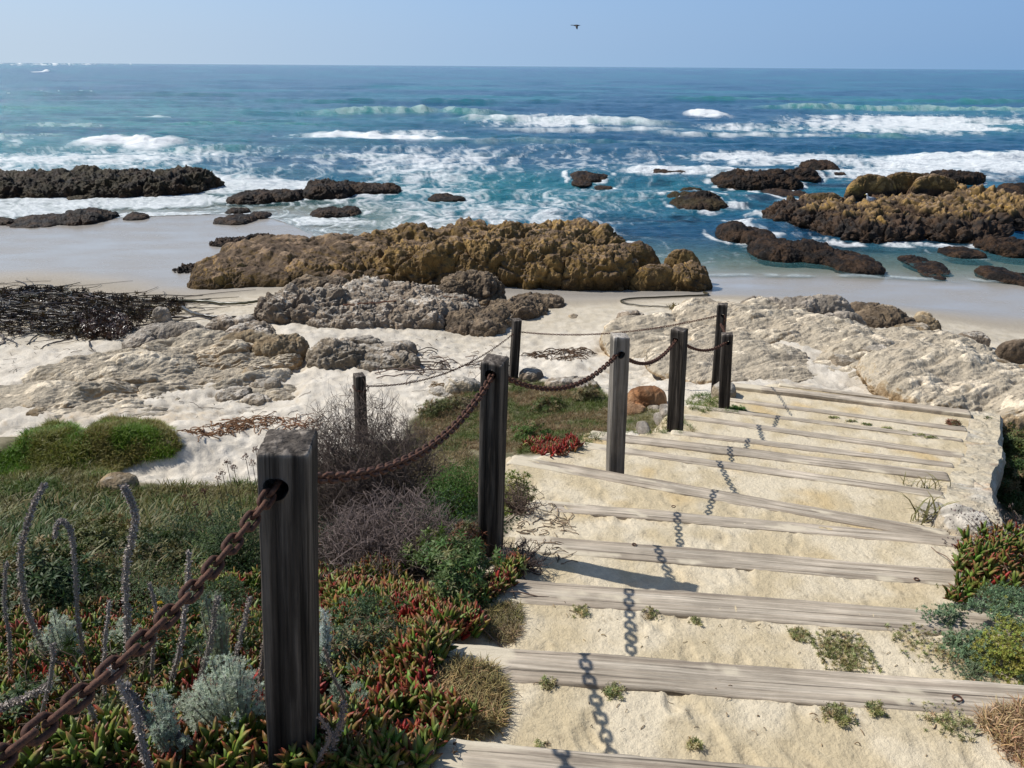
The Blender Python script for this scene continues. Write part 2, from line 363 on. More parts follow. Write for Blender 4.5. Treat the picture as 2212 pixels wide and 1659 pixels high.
# ------------------------------------------------------------------ ground colour
zz = Z
sl_r = np.gradient(Z, axis=0)/np.gradient(RRg, axis=0); sl_a = np.gradient(Z, axis=1)/(np.gradient(AAg, axis=1)*RRg)
slope = np.hypot(sl_r, sl_a)
nA = fbm(p3(X, Y, .8, 6.), 4); nB = fbm(p3(X, Y, 3., 2.), 4); nC = fbm(p3(X, Y, 11., 2.), 3)
white = mixc((.60, .535, .44), (.74, .67, .565), ss(-.3, .4, nB))
tan = mixc((.52, .45, .34), (.60, .53, .42), ss(-.3, .3, nB))
ex = ss(.40, .85, slope+.30*nC+.30*nA)*np.clip(lf+rm, 0, 1)
rockc = mixc((.42, .31, .19), (.54, .45, .33), ss(-.2, .3, nC)); 
pat = ss(.05, .35, nA+.35*nC)*np.clip(lf+rm, 0, 1)
C = mixc(white, (.62, .49, .33), pat*.62)
C = C*(1-ex[..., None]*.85)+rockc*ex[..., None]*.85
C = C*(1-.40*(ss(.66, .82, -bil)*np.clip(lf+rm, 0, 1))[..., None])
C = mixc(C, (.15, .12, .085), (ss(.50, .62, fbm(p3(X, Y, 6., 31.), 3)+.1*nA)*dry*.8))
low = ss(1.0, .45, zz+.08*nA); C = C*(1-low[..., None])+tan*low[..., None]
wet = ss(.27, .17, zz+.03*fbm(p3(X, Y, .25, 2.), 3)+.0*X)
wet = np.maximum(wet, 0)*ss(8, 15, Y)
damp = ss(.36, .24, zz+.03*fbm(p3(X, Y, .25, 2.), 3))*ss(8, 15, Y)
C = C*(1-damp[..., None])+(np.array([.38, .33, .26])*np.ones_like(C))*damp[..., None]
wn_ = fbm(p3(X, Y, .35, 3., .9), 4)
C = C*(1-wet[..., None])+(1+.16*wn_[..., None])*(np.array([.40, .365, .32])*np.ones_like(C))*wet[..., None]
uw = ss(.0, -.25, zz); C = mixc(C, (.50, .50, .38), uw*.8)
yel = np.clip(mixc((.59, .485, .315), (.71, .61, .445), ss(-.25, .25, nB+.5*nA)), 0, 1)
yel = mixc(yel, (.63, .46, .23), ss(.12, .5, fbm(p3(X, Y, 1.6, 14.), 3))*.75*ss(3.2, 5.2, Y))
yel = mixc(yel, (.30, .24, .16), ss(.42, .55, fbm(p3(X, Y, 26., 5.), 2))*.6)
C = C*(1-stm[..., None])+yel*stm[..., None]
vv = vegb*(1-stm*.85)
soil = mixc((.03, .023, .016), (.10, .078, .05), ss(-.1, .5, nB))
far = ss(6.5, 9.0, Y)
soil = soil*(1-far[..., None])+mixc((.12, .11, .06), (.30, .26, .17), ss(-.2, .4, nB))*far[..., None]
C = C*(1-vv[..., None])+soil*vv[..., None]
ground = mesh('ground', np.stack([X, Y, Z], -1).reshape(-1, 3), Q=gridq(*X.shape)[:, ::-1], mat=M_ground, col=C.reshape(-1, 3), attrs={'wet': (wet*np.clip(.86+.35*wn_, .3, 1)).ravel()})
tag(ground, 'pale beach sand, sandy step treads and planted bank', 'ground', kind='structure')
# sampling of the finished ground
def gz(x, y):
    x = np.asarray(x, float); y = np.asarray(y, float); r = np.hypot(x, y-OY); a = np.arctan2(x, y-OY)
    fi = np.clip(np.interp(r, rr, np.arange(len(rr))), 0, len(rr)-1.001); fj = np.clip((a-aa[0])/(aa[1]-aa[0]), 0, NC-1.001)
    i = fi.astype(int); j = fj.astype(int); a = fi-i; b = fj-j
    return zt[i, j]*(1-a)*(1-b)+zt[i+1, j]*a*(1-b)+zt[i, j+1]*(1-a)*b+zt[i+1, j+1]*a*b
TS = np.exp(np.linspace(np.log(.8), np.log(90), 900))
def gp(u, v):                       # the ground point seen at a photo pixel
    d = ray(u, v); P = TS[:, None]*d[None]; z = EYE+P[:, 2]; g = gz(P[:, 0], P[:, 1]); b = np.where(z <= g)[0]
    i = b[0] if len(b) else len(TS)-1
    t0, t1 = TS[max(i-1, 0)], TS[i]
    for _ in range(12):
        t = .5*(t0+t1); p = d*t
        if EYE+p[2] <= gz(p[0], p[1]): t1 = t
        else: t0 = t
    p = d*t1; return np.array([p[0], p[1], float(gz(p[0], p[1]))])
def gps(us, vs): return np.array([gp(a, b) for a, b in zip(us, vs)])
def poly_pts(poly, n, dens=None):   # random ground points inside a photo outline, even per square metre
    poly = np.array(poly, float); c = [gp(a, min(b, 1700)) for a, b in poly]; c = np.array(c); x0, x1, y0, y1 = c[:, 0].min(), c[:, 0].max(), c[:, 1].min(), c[:, 1].max()
    out = []; got = 0
    while got < n:
        x = rng.uniform(x0, x1, n*3); y = rng.uniform(y0, y1, n*3); z = gz(x, y); u, v = proj(x, y, z)
        k = inpoly(u, v, [tuple(p) for p in poly])
        if dens is not None: k &= rng.random(len(x)) < dens(x, y)
        out.append(np.stack([x, y, z], -1)[k]); got += k.sum()
        if k.sum() == 0: break
    return np.concatenate(out)[:n]
print('ground done')
# ------------------------------------------------------------------ rocks
def cubesphere(n):
    t = np.tan(np.linspace(-PI/4, PI/4, n)); a, b = np.meshgrid(t, t, indexing='ij'); o = np.ones_like(a)
    Vs = [np.stack(q, -1).reshape(-1, 3) for q in ((a, b, o), (o, a, b), (-o, b, a), (b, o, a), (a, -o, b))]
    q = gridq(n, n); Q = np.concatenate([q+k*n*n for k in range(5)]); V_ = np.concatenate(Vs)
    Q[:n*0] = Q[:n*0]
    # make every face look outward
    c = V_[Q].mean(1); nn = np.cross(V_[Q[:, 1]]-V_[Q[:, 0]], V_[Q[:, 2]]-V_[Q[:, 0]]); fl = (nn*c).sum(1) < 0; Q[fl] = Q[fl][:, ::-1]
    return V_/np.linalg.norm(V_, axis=1)[:, None], Q
_cs = {}
def blob(c, r, rot=0, p=2.6, seed=0., n=60, f=1., amp=.22, lump=.16, fine=.05, groove=.0, crag=.20, strata=0.):
    """one boulder: squared ellipsoid pushed about by solid noise; f = lumps per metre"""
    n = max(14, int(n*DEV))
    if n not in _cs: _cs[n] = cubesphere(n)
    D, Q = _cs[n]; r = np.asarray(r, float)
    e = (np.abs(D)**p).sum(1)**(-1/p); P = D*e[:, None]*r
    cc, s_ = math.cos(rot), math.sin(rot); P = np.stack([P[:, 0]*cc-P[:, 1]*s_, P[:, 0]*s_+P[:, 1]*cc, P[:, 2]], 1)
    N_ = D/(r/r.max()); N_ = np.stack([N_[:, 0]*cc-N_[:, 1]*s_, N_[:, 0]*s_+N_[:, 1]*cc, N_[:, 2]], 1); N_ /= np.linalg.norm(N_, axis=1)[:, None]
    q = P*f+seed*3.1
    f1, f2 = worley(q*1.3+.35*np.stack([pn(q*1.5), pn(q*1.5+9), pn(q*1.5+5)], 1)); sc = min(r[0], r[1], max(r[2], .25)*1.6)
    d = amp*fbm(q*.8, 3)*1.5+lump*(ss(0, .16, f2-f1)-.7)*.55+lump*.8*(f2-f1)*.5+lump*1.3*fbm(q*np.array([1.7, 1.7, 2.6]), 5, .58)+fine*ridg(q*5.5, 3)
    bl_ = -ridg(q*np.array([1.25, 1.25, .95])+5, 5, .56); d = d+crag*(bl_+.25); f2 = np.where(bl_ < -.42, f1+.02, f2)
    if strata: st_ = -ridg(np.stack([(P[:, 0]*.9+P[:, 1]*.42)*.55+seed, (-P[:, 0]*.42+P[:, 1]*.9)*1.9, P[:, 2]*1.2], 1), 4, .5); d = d+strata*(st_+.2); f2 = np.where(st_ < -.55, f1+.03, f2)
    if groove: d = d+groove*ridg(q*np.array([3.2, 3.2, .7]), 3)
    P = P+N_*(d*sc)[:, None]
    return P+np.asarray(c), Q, f2-f1
def rockobj(name, label, cat, blobs, colf, mat=None, group=None, kindattr=True):
    par = list(range(len(blobs)))
    for i in range(len(blobs)):
        for j in range(i):
            a, b_ = blobs[i], blobs[j]
            if all(abs(a['c'][q]-b_['c'][q]) < (a['r'][q]+b_['r'][q])*.72 for q in (0, 1)):
                ri, rj = par[i], par[j]; par = [rj if x == ri else x for x in par]
    cs_ = sorted(set(par), key=lambda x: -sum(blobs[i]['r'][0]*blobs[i]['r'][1] for i in range(len(par)) if par[i] == x))
    if len(cs_) > 1:
        for q, x in enumerate(cs_[1:]):
            rockobj(name, ('smaller piece beside the ', 'least piece beside the ', 'tiny outlier beside the ', 'last scrap beside the ')[min(q, 3)]+' '.join(label.split()[:12]), cat, [blobs[i] for i in range(len(par)) if par[i] == x], colf, mat, group)
        blobs = [blobs[i] for i in range(len(par)) if par[i] == cs_[0]]
    Vs, Qs, Cr = [], [], []; n0 = 0
    for b in blobs:
        P, Q, cr = blob(**b); Vs.append(P); Qs.append(Q+n0); Cr.append(cr); n0 += len(P)
    V_ = np.concatenate(Vs); Q = np.concatenate(Qs); cr = np.concatenate(Cr)
    nn = np.zeros_like(V_); fn = np.cross(V_[Q[:, 2]]-V_[Q[:, 0]], V_[Q[:, 3]]-V_[Q[:, 1]])
    for k in range(4): np.add.at(nn, Q[:, k], fn)
    nn /= np.linalg.norm(nn, axis=1)[:, None]+1e-9
    c, w = colf(V_, nn, cr)
    g = gz(V_[:, 0], V_[:, 1]); keep = (V_[:, 2] > np.minimum(g, 9)-.25)
    kf = keep[Q].any(1) & ((V_[Q].mean(1)[:, 2] > -.35)); Q = Q[kf]; ids = np.unique(Q); mp = np.zeros(len(V_), int); mp[ids] = np.arange(len(ids)); V_, c, w, Q = V_[ids], c[ids], w[ids], mp[Q]
    o = np.array([V_[:, 0].mean(), V_[:, 1].mean(), V_[:, 2].min()])
    ob = mesh(name, V_-o, Q=Q, mat=mat or M_rock, col=c, attrs={'wet': w}, loc=o); return tag(ob, label, cat, group)
def fit(u0, u1, vt, vb, h, zb=0., minr=.3, **k):
    """boulder whose front foot, crest and width are seen at these photo pixels"""
    uc = (u0+u1)/2; p0 = G(uc, vb, zb); p1 = G(uc, vt, zb+h); ry = max((p1[1]-p0[1])/1.35, minr)
    cy = p0[1]+ry*.95; rx = (u1-u0)/2/F*(cy*.93+EYE*.368)*.93; cx = (uc-CU)/F*((cy*.93+(EYE-zb)*.368)); 
    b = dict(c=(cx, cy, zb-.05*h), r=(rx, ry, h*1.0), seed=rng.uniform(0, 40)); b.update(k); return b
def c_sea(P, N_, cr):
    n1 = fbm(P*1.7+3, 3); n2 = ridg(P*7, 2)
    c = mixc((.012, .008, .006), (.075, .040, .019), ss(-.1, .6, n1+.4*n2)); c = mixc(c, (.16, .12, .09), ss(.42, .75, fbm(P*9, 2))*.55)
    return c, np.full(len(P), .25)
def c_seaolive(P, N_, cr):
    c, w = c_sea(P, N_, cr); t = ss(.0, .5, fbm(P*.9+8, 3)+.5*N_[:, 2]-.1); return mixc(c, (.062, .046, .015), t*.7), w
def c_ochre(P, N_, cr, hb=.15, top=None):
    n1 = fbm(P*.55+3, 3); n2 = fbm(P*2.6+1, 3)
    c = mixc((.42, .265, .095), (.28, .18, .08), ss(-.3, .4, n2)); c = mixc(c, (.50, .30, .075), ss(.1, .5, fbm(P*1.4+7, 3))*.7)
    brown = mixc((.23, .155, .10), (.33, .23, .145), ss(-.3, .3, n2+.5*fbm(P*9, 2)))
    t = ss(.55, .9, N_[:, 2]+.25*n1)*ss(-.6, .1, n1+.3); c = mixc(c, brown, t)
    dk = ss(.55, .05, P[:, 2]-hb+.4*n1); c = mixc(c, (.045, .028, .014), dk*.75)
    c = c*(1-.55*ss(.10, .0, cr)[:, None]); return c, np.zeros(len(P))  # crease shade painted into the ochre
def c_ochre_black(P, N_, cr):
    c, w = c_ochre(P, N_, cr, -1); s_, _ = c_sea(P, N_, cr); t = ss(.95, .60, P[:, 2]+.5*fbm(P*.8, 3)); return mixc(c, s_, t), t*.25
def sandy(base, base2, sand=.9, thr=.62):
    def f(P, N_, cr):
        n2 = fbm(P*2.2+1, 3); c = mixc(base, base2, ss(-.25, .35, n2+.4*fbm(P*8, 2)))
        t = ss(thr, thr+.22, N_[:, 2]+.35*fbm(P*1.6+2, 3)+.2*fbm(P*9, 2)); c = mixc(c, (.70, .63, .53), t*sand); c = c*(1-.45*ss(.08, 0, cr)[:, None])  # last step darkens the creases as painted shade
        return c, np.zeros(len(P))
    return f
c_brown = sandy((.30, .24, .17), (.42, .34, .25), .75, .80); c_greyb = sandy((.30, .23, .165), (.43, .345, .255), .85, .80); c_dkb = sandy((.17, .125, .085), (.30, .22, .14), .3, .95)
c_grey = sandy((.34, .285, .225), (.46, .395, .32), .6, .90); c_pale = sandy((.48, .385, .26), (.62, .53, .40), .95, .52)
c_orange = sandy((.36, .17, .075), (.45, .27, .15), .3, .95); c_tan = sandy((.36, .26, .15), (.48, .38, .25), .5, .9)
def c_shelf(P, N_, cr):
    n2 = fbm(P*.8+1, 4); n3 = fbm(P*4.+6, 3); c = mixc((.84, .725, .55), (.72, .56, .375), ss(-.05, .4, n2+.35*n3)); c = mixc(c, (.58, .45, .31), ss(.22, .5, fbm(P*1.3+9, 3))*.55)
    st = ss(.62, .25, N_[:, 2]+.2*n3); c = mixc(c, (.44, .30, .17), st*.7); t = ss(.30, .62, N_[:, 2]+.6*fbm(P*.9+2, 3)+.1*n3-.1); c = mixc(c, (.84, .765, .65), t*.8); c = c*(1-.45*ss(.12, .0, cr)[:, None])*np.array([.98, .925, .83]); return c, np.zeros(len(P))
K = dict
# central ochre rock
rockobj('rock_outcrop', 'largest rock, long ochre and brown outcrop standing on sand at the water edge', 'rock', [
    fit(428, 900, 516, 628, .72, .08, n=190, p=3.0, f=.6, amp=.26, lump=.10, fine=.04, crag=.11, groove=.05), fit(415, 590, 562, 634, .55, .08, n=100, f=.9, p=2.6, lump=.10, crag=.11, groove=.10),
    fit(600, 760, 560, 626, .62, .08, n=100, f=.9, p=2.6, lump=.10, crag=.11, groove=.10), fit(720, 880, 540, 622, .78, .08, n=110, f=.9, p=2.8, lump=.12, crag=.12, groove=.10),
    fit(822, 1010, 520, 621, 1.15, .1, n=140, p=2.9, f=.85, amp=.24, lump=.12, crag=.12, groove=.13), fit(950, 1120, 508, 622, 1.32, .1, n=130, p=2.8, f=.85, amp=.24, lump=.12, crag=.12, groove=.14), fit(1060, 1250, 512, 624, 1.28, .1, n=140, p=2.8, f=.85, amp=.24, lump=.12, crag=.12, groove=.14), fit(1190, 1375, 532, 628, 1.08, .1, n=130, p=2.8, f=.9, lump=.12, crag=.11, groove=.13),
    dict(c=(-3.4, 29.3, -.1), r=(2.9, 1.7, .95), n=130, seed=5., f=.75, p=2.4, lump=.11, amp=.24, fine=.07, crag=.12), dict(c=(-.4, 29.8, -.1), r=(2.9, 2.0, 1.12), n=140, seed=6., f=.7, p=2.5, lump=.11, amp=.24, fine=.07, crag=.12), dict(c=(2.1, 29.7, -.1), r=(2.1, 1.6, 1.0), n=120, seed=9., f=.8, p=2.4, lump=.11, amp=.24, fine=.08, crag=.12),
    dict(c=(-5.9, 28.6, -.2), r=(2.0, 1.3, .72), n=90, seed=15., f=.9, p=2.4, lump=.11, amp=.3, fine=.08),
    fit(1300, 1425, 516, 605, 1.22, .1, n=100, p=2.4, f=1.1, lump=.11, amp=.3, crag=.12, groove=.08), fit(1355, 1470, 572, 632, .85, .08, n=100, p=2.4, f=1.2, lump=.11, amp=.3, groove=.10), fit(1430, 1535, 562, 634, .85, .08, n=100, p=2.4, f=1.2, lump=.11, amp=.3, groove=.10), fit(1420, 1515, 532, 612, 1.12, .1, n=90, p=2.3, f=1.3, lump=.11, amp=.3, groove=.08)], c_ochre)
rockobj('weed_patch_rock', 'flat weedy rocks behind the left end of the largest ochre rock', 'rock', [fit(452, 545, 514, 537, .18, .03, n=40, f=3, lump=.3), fit(520, 598, 505, 520, .2, .0, n=40, f=3, lump=.3)], c_sea, M_seaweed)
rockobj('weed_patch_rock', 'small weedy stones touching the left tip of the largest ochre rock', 'rock', [fit(378, 440, 573, 596, .16, .08, n=40, f=4, lump=.3)], c_sea, M_seaweed)
SEA = [  # label, blobs, colour
 ('long dark weed-covered reef at the left edge of the surf', [(-160, 180, 372, 430, .95), (60, 300, 368, 428, 1.0), (200, 400, 372, 428, 1.05), (330, 462, 364, 424, 1.2), (165, 235, 404, 433, .35)], c_seaolive),
 ('low weedy rock in white surf, left one of the middle pair', [(490, 600, 412, 442, .5), (570, 655, 410, 437, .5)], c_sea),
 ('taller weedy rock in surf, right one of the middle pair', [(648, 770, 388, 432, .85), (720, 872, 392, 420, .6), (690, 760, 405, 432, .4)], c_sea),
 ('weedy rock at the left picture edge above wet sand', [(-60, 38, 470, 488, .3)], c_sea),
 ('flat weedy rock sloping down to the wet sand at left', [(30, 160, 462, 494, .28), (120, 245, 449, 488, .5)], c_sea),
 ('tiny weedy rock in the surf right of the flat sloping rock', [(268, 320, 461, 477, .22)], c_sea),
 ('small black forked rock in foam behind the largest rock', [(460, 550, 463, 488, .3), (480, 540, 446, 463, .3), (530, 585, 456, 474, .25)], c_sea),
 ('low black rock hump in foam right of the forked rock', [(668, 776, 447, 471, .35)], c_sea),
 ('sliver of dark rock awash behind the largest rock', [(920, 1006, 421, 435, .2)], c_sea),
 ('dark round rock alone in open blue water', [(1225, 1312, 369, 393, .45), (1232, 1275, 388, 401, .15), (1280, 1318, 402, 410, .1)], c_sea),
 ('narrow dark rock with surf breaking behind it', [(1393, 1482, 363, 383, .4)], c_sea),
 ('broad dark reef before the right hand surf', [(1530, 1725, 370, 407, .8), (1600, 1720, 366, 395, .9), (1680, 1770, 362, 388, .8)], c_sea),
 ('dark peaked rock at the far right end of the broad reef', [(1730, 1806, 347, 374, .7), (1690, 1770, 372, 390, .4), (1790, 1822, 372, 380, .2)], c_sea),
 ('pointed dark rock between ochre outcrop and gull rock', [(1440, 1566, 418, 455, .55), (1480, 1545, 409, 450, .85), (1462, 1520, 405, 420, .4)], c_seaolive),
 ('low dark ridge of rocks in the far right surf', [(1960, 2040, 374, 390, .3), (2010, 2115, 368, 391, .55)], c_sea),
 ('dark rock touching the right picture edge in surf', [(2120, 2200, 404, 424, .4), (2165, 2280, 394, 420, .5)], c_sea),
 ('chain of black boulders in clear shallow water', [(1543, 1610, 479, 520, .55), (1590, 1662, 487, 530, .55), (1615, 1740, 520, 566, .5), (1690, 1815, 521, 572, .55), (1780, 1892, 545, 592, .4)], c_sea),
 ('black rounded boulder at the right edge of the shallows', [(2120, 2235, 511, 556, .55)], c_sea),
 ('small flat black rock left of the edge boulder', [(2030, 2120, 534, 557, .22)], c_sea),
 ('drowned dark rock patch in the clear shallows', [(1955, 2030, 562, 592, .07), (1990, 2030, 588, 604, .05)], c_sea),
 ('small brown rock in shallows at the right edge', [(2120, 2195, 577, 613, .3), (2170, 2260, 592, 622, .12)], c_sea),
 ('small weedy rock left of the gull rock', [(1640, 1745, 409, 436, .35)], c_sea),
]
SB = []
for lb, bl, cf in SEA:
    bb_ = [fit(*b[:4], b[4]*.78, 0., n=int(34+(b[1]-b[0])*.30), f=rng.uniform(.8, 1.1), lump=.12, amp=.28, fine=.08, p=2.6, crag=.2) for b in bl]
    SB += bb_; rockobj('sea_rock', lb, 'rock', bb_, cf, M_seaweed, 'dark rocks in the water')
rockobj('gull_rock', 'big rock with ochre top and black weedy foot where the gull stands', 'rock', [
    fit(1655, 1880, 430, 492, .75, 0, n=110, f=1.1, lump=.24), fit(1730, 1960, 440, 520, .75, 0, n=110, f=1.1, lump=.24), fit(1900, 2110, 430, 521, .8, 0, n=110, f=1.1, lump=.24), fit(2030, 2215, 408, 500, .9, 0, n=110, f=1.1, lump=.24),
    dict(c=(18.6, 36.8, -.1), r=(4.4, 2.2, 1.0), seed=4., n=110, f=.8, p=2.5, lump=.2),
    fit(1815, 1935, 393, 440, 1.5, .15, n=90, f=1.1, lump=.16, fine=.05), fit(1880, 2010, 389, 436, 1.55, .15, n=90, f=1.1, lump=.16, fine=.05), fit(1945, 2070, 393, 440, 1.45, .15, n=90, f=1.1, lump=.16, fine=.05), fit(1705, 1830, 417, 462, 1.0, .1, n=80, f=1.2, lump=.16), fit(1900, 2040, 430, 462, .9, .1, n=80, f=1.2, lump=.16)], c_ochre_black)
def bz(u, v): return float(gp(u, v)[2])
def land(name, label, cf, *bl, **kw):
    bs = []
    for b in bl:
        d = dict(n=int(44+(b[1]-b[0])*.38), f=kw.get('f', 1.25), lump=.17, amp=.24, p=2.7, fine=.05, groove=kw.get('groove', .08)); d.update(b[5] if len(b) > 5 else {})
        bs.append(fit(b[0], b[1], b[2], b[3], b[4], bz((b[0]+b[1])/2, b[3])-.03-kw.get('sink', 0), .2, **d))
    return rockobj(name, label, 'rock', bs, cf)
land('beach_rock', 'wide craggy sand-dusted rock in front of the largest ochre rock', c_greyb, (560, 760, 625, 700, .5), (640, 850, 640, 712, .35), (700, 960, 612, 690, .38), (760, 985, 640, 712, .35), (880, 1040, 640, 700, .35))
land('beach_rock', 'peaked dark brown rock leaning against the front of the largest rock', c_dkb, (945, 1100, 583, 668, .85), (925, 1010, 612, 668, .5), (620, 760, 598, 640, .4))
land('beach_rock', 'long rounded brown rock lying on sand above the second post', c_dkb, (965, 1098, 662, 727, .33, K(rot=-.5)), (1000, 1085, 675, 727, .3))
land('beach_rock', 'low ribbed brown rocks on sand right of the peaked rock', c_dkb, (1048, 1180, 640, 692, .35), (1100, 1225, 636, 668, .22))
land('beach_rock', 'small lone stone on smooth sand', c_tan, (1226, 1250, 679, 690, .08))
land('beach_rock', 'big smooth grey-pink boulder behind the left white ledges', c_grey, (285, 475, 692, 752, .48, K(lump=.06, amp=.12)), (330, 372, 678, 700, .4), (268, 350, 718, 765, .3))
land('beach_rock', 'knobbly rocks right of the smooth grey-pink boulder', c_greyb, (445, 520, 680, 722, .35), (495, 560, 682, 720, .35), (470, 600, 700, 745, .25))
land('beach_rock', 'cluster of brown rocks draped in dried kelp', c_brown, (665, 800, 738, 800, .35), (720, 835, 720, 765, .35), (700, 880, 745, 790, .3), (800, 905, 735, 770, .25), (755, 905, 760, 800, .2), (790, 840, 768, 790, .2))
land('beach_rock', 'rounded cobble on top of the white ledges', c_tan, (525, 560, 792, 818, .16))
land('beach_rock', 'little brown cobble below the round pale dome', c_tan, (58, 112, 886, 908, .12))
land('beach_rock', 'pair of small dark stones low on the white ledges', c_brown, (540, 590, 820, 850, .18), (575, 605, 822, 848, .18), (520, 590, 850, 880, .15), (470, 540, 838, 868, .1))
land('beach_rock', 'grey crest rock at the top of the right sandy outcrop', c_grey, (1665, 1840, 634, 702, .55, K(lump=.08)), (1590, 1700, 642, 690, .35), (1760, 1870, 672, 712, .35), (1560, 1640, 658, 690, .2))
land('beach_rock', 'flat brown rock right of the grey crest rock', c_dkb, (1835, 1950, 657, 712, .3), (1880, 1965, 672, 715, .2))
land('beach_rock', 'small ochre-topped knob on the right outcrop', c_tan, (1962, 2030, 684, 716, .25), (1975, 2010, 680, 700, .25), (1930, 2000, 700, 722, .12))
land('beach_rock', 'tan rocks on the far end of the right outcrop', c_greyb, (2055, 2130, 714, 748, .25), (2020, 2080, 722, 745, .15))
land('beach_rock', 'brown rock cut by the right picture edge above the outcrop', c_dkb, (2140, 2280, 730, 788, .5))
land('beach_rock', 'orange stone on the outcrop at the right picture edge', c_tan, (2130, 2180, 778, 812, .28), (2165, 2240, 800, 838, .3))
land('beach_rock', 'knobbly pale rock behind the third post', c_greyb, (1330, 1395, 672, 712, .3), (1360, 1440, 690, 722, .2))
land('beach_rock', 'grey-brown crag in the middle of the right outcrop', c_brown, (1860, 1930, 745, 792, .26), (1800, 1860, 770, 795, .1), (1880, 1950, 790, 815, .1))
land('beach_rock', 'rusty orange boulder between third and fourth post', c_orange, (1356, 1440, 842, 884, .28, K(lump=.08, crag=.1)), (1345, 1395, 870, 898, .1))
land('beach_rock', 'pale yellow boulder at the foot of the far post pair', c_pale, (1538, 1590, 826, 862, .2, K(lump=.06)))
land('beach_rock', 'half-buried boulder under the bushes behind the second post', c_pale, (958, 1045, 812, 852, .25), (920, 980, 838, 862, .12))
land('beach_rock', 'pale rocks behind the grassy patch left of the third post', c_greyb, (1120, 1170, 792, 828, .2), (1180, 1260, 812, 838, .12), (1235, 1290, 815, 845, .1))
land('beach_rock', 'brown stone at the edge of the bright grass mound', c_tan, (345, 395, 935, 985, .2))
land('beach_rock', 'smooth olive boulder half hidden in the left grass', c_tan, (222, 298, 1043, 1072, .2, K(lump=.03, amp=.08)))
SH = K(strata=.40, crag=.15, lump=.06, amp=.34, fine=.03, groove=.0, p=2.8, f=.8, rot=.22)
SH2 = K(strata=.30, crag=.14, lump=.06, amp=.36, fine=.03, groove=.0, p=2.8, f=.8, rot=-.12)
land('rock_ledge', 'broad cream sandy rock shelf in the left middle ground', c_shelf, (10, 330, 792, 905, .34, SH), (120, 440, 755, 860, .34, SH), (260, 570, 722, 812, .36, SH), (390, 668, 738, 822, .42, SH), (290, 650, 790, 880, .34, SH), (80, 400, 846, 922, .22, SH), (-60, 170, 828, 912, .30, K(SH, strata=.1)), (430, 660, 830, 885, .2, SH), sink=.11)
land('rock_ledge', 'dark-sided end block of the cream shelf beside the brown rock cluster', c_tan, (540, 664, 716, 792, .5, K(lump=.1, crag=.2)), (470, 640, 720, 765, .42, K(lump=.1)))
land('rock_ledge', 'wide cream rock slab right of the far posts sloping toward the steps', c_shelf, (1290, 1560, 690, 790, .28, SH2), (1440, 1860, 652, 770, .36, SH2), (1690, 2140, 705, 828, .34, SH2), (1380, 1760, 742, 835, .25, SH2), (1860, 2260, 760, 905, .34, SH2), (2020, 2420, 800, 970, .34, SH2), (1620, 1990, 765, 838, .22, SH2), sink=.15)
for u, v in ((1440, 896), (1425, 915), (1390, 938), (1408, 882)):
    land('cobble', 'rounded grey-tan cobble in the weeds beside the upper steps', c_grey, (u-13, u+15, v-9, v+5, .05, K(lump=.03, n=24))); COL.objects[-1]['group'] = 'cobbles beside the steps'
land('distant_rock', 'tiny far headland rock on the horizon at the left edge', c_brown, (-14, 12, 129, 139, 3)) if False else None
print('rocks done')
# ------------------------------------------------------------------ sea
NWR, NWC = int(600*DEV), int(1000*DEV)
q = np.linspace(1/19., 1/14000., NWR); D = 1/q; A = np.linspace(R(-52), R(52), NWC); DD, AA = np.meshgrid(D, A, indexing='ij')
WX = DD*np.tan(AA)*.95; WY = DD.copy(); BU, BV = proj(WX, WY, 0*WX)
dep = -np.where(DD < 88, samp(HC, 1.6, 78, 170, WX, WY)*0, 0)
gzw = EYE-samp(HC, 1.6, 78, 170, WX, WY)
dep = np.where(np.hypot(WX, WY-OY) < 76, -gzw, 3.); dep = np.maximum(dep, -1)
att = ss(.05, .9, dep)
swx = .006*WX; wv = 0
sw = np.sin(WY/17*2*PI+2.2*fbm(p3(WX, WY, .018, 1., .012), 2)*2); sw2 = fbm(p3(WX, WY, .05, 5., .16), 3); ch = fbm(p3(WX, WY, .35, 2., .8), 3); ch2 = fbm(p3(WX, WY, 1.1, 2., 2.2), 2)
fadew = ss(900, 120, DD)
WZ = att*(.14*sw*fadew+.55*sw2*ss(2500, 200, DD)+.22*ch*ss(500, 120, DD)+.07*ch2*ss(120, 40, DD))
foam = np.zeros_like(WX); green = np.zeros_like(WX)
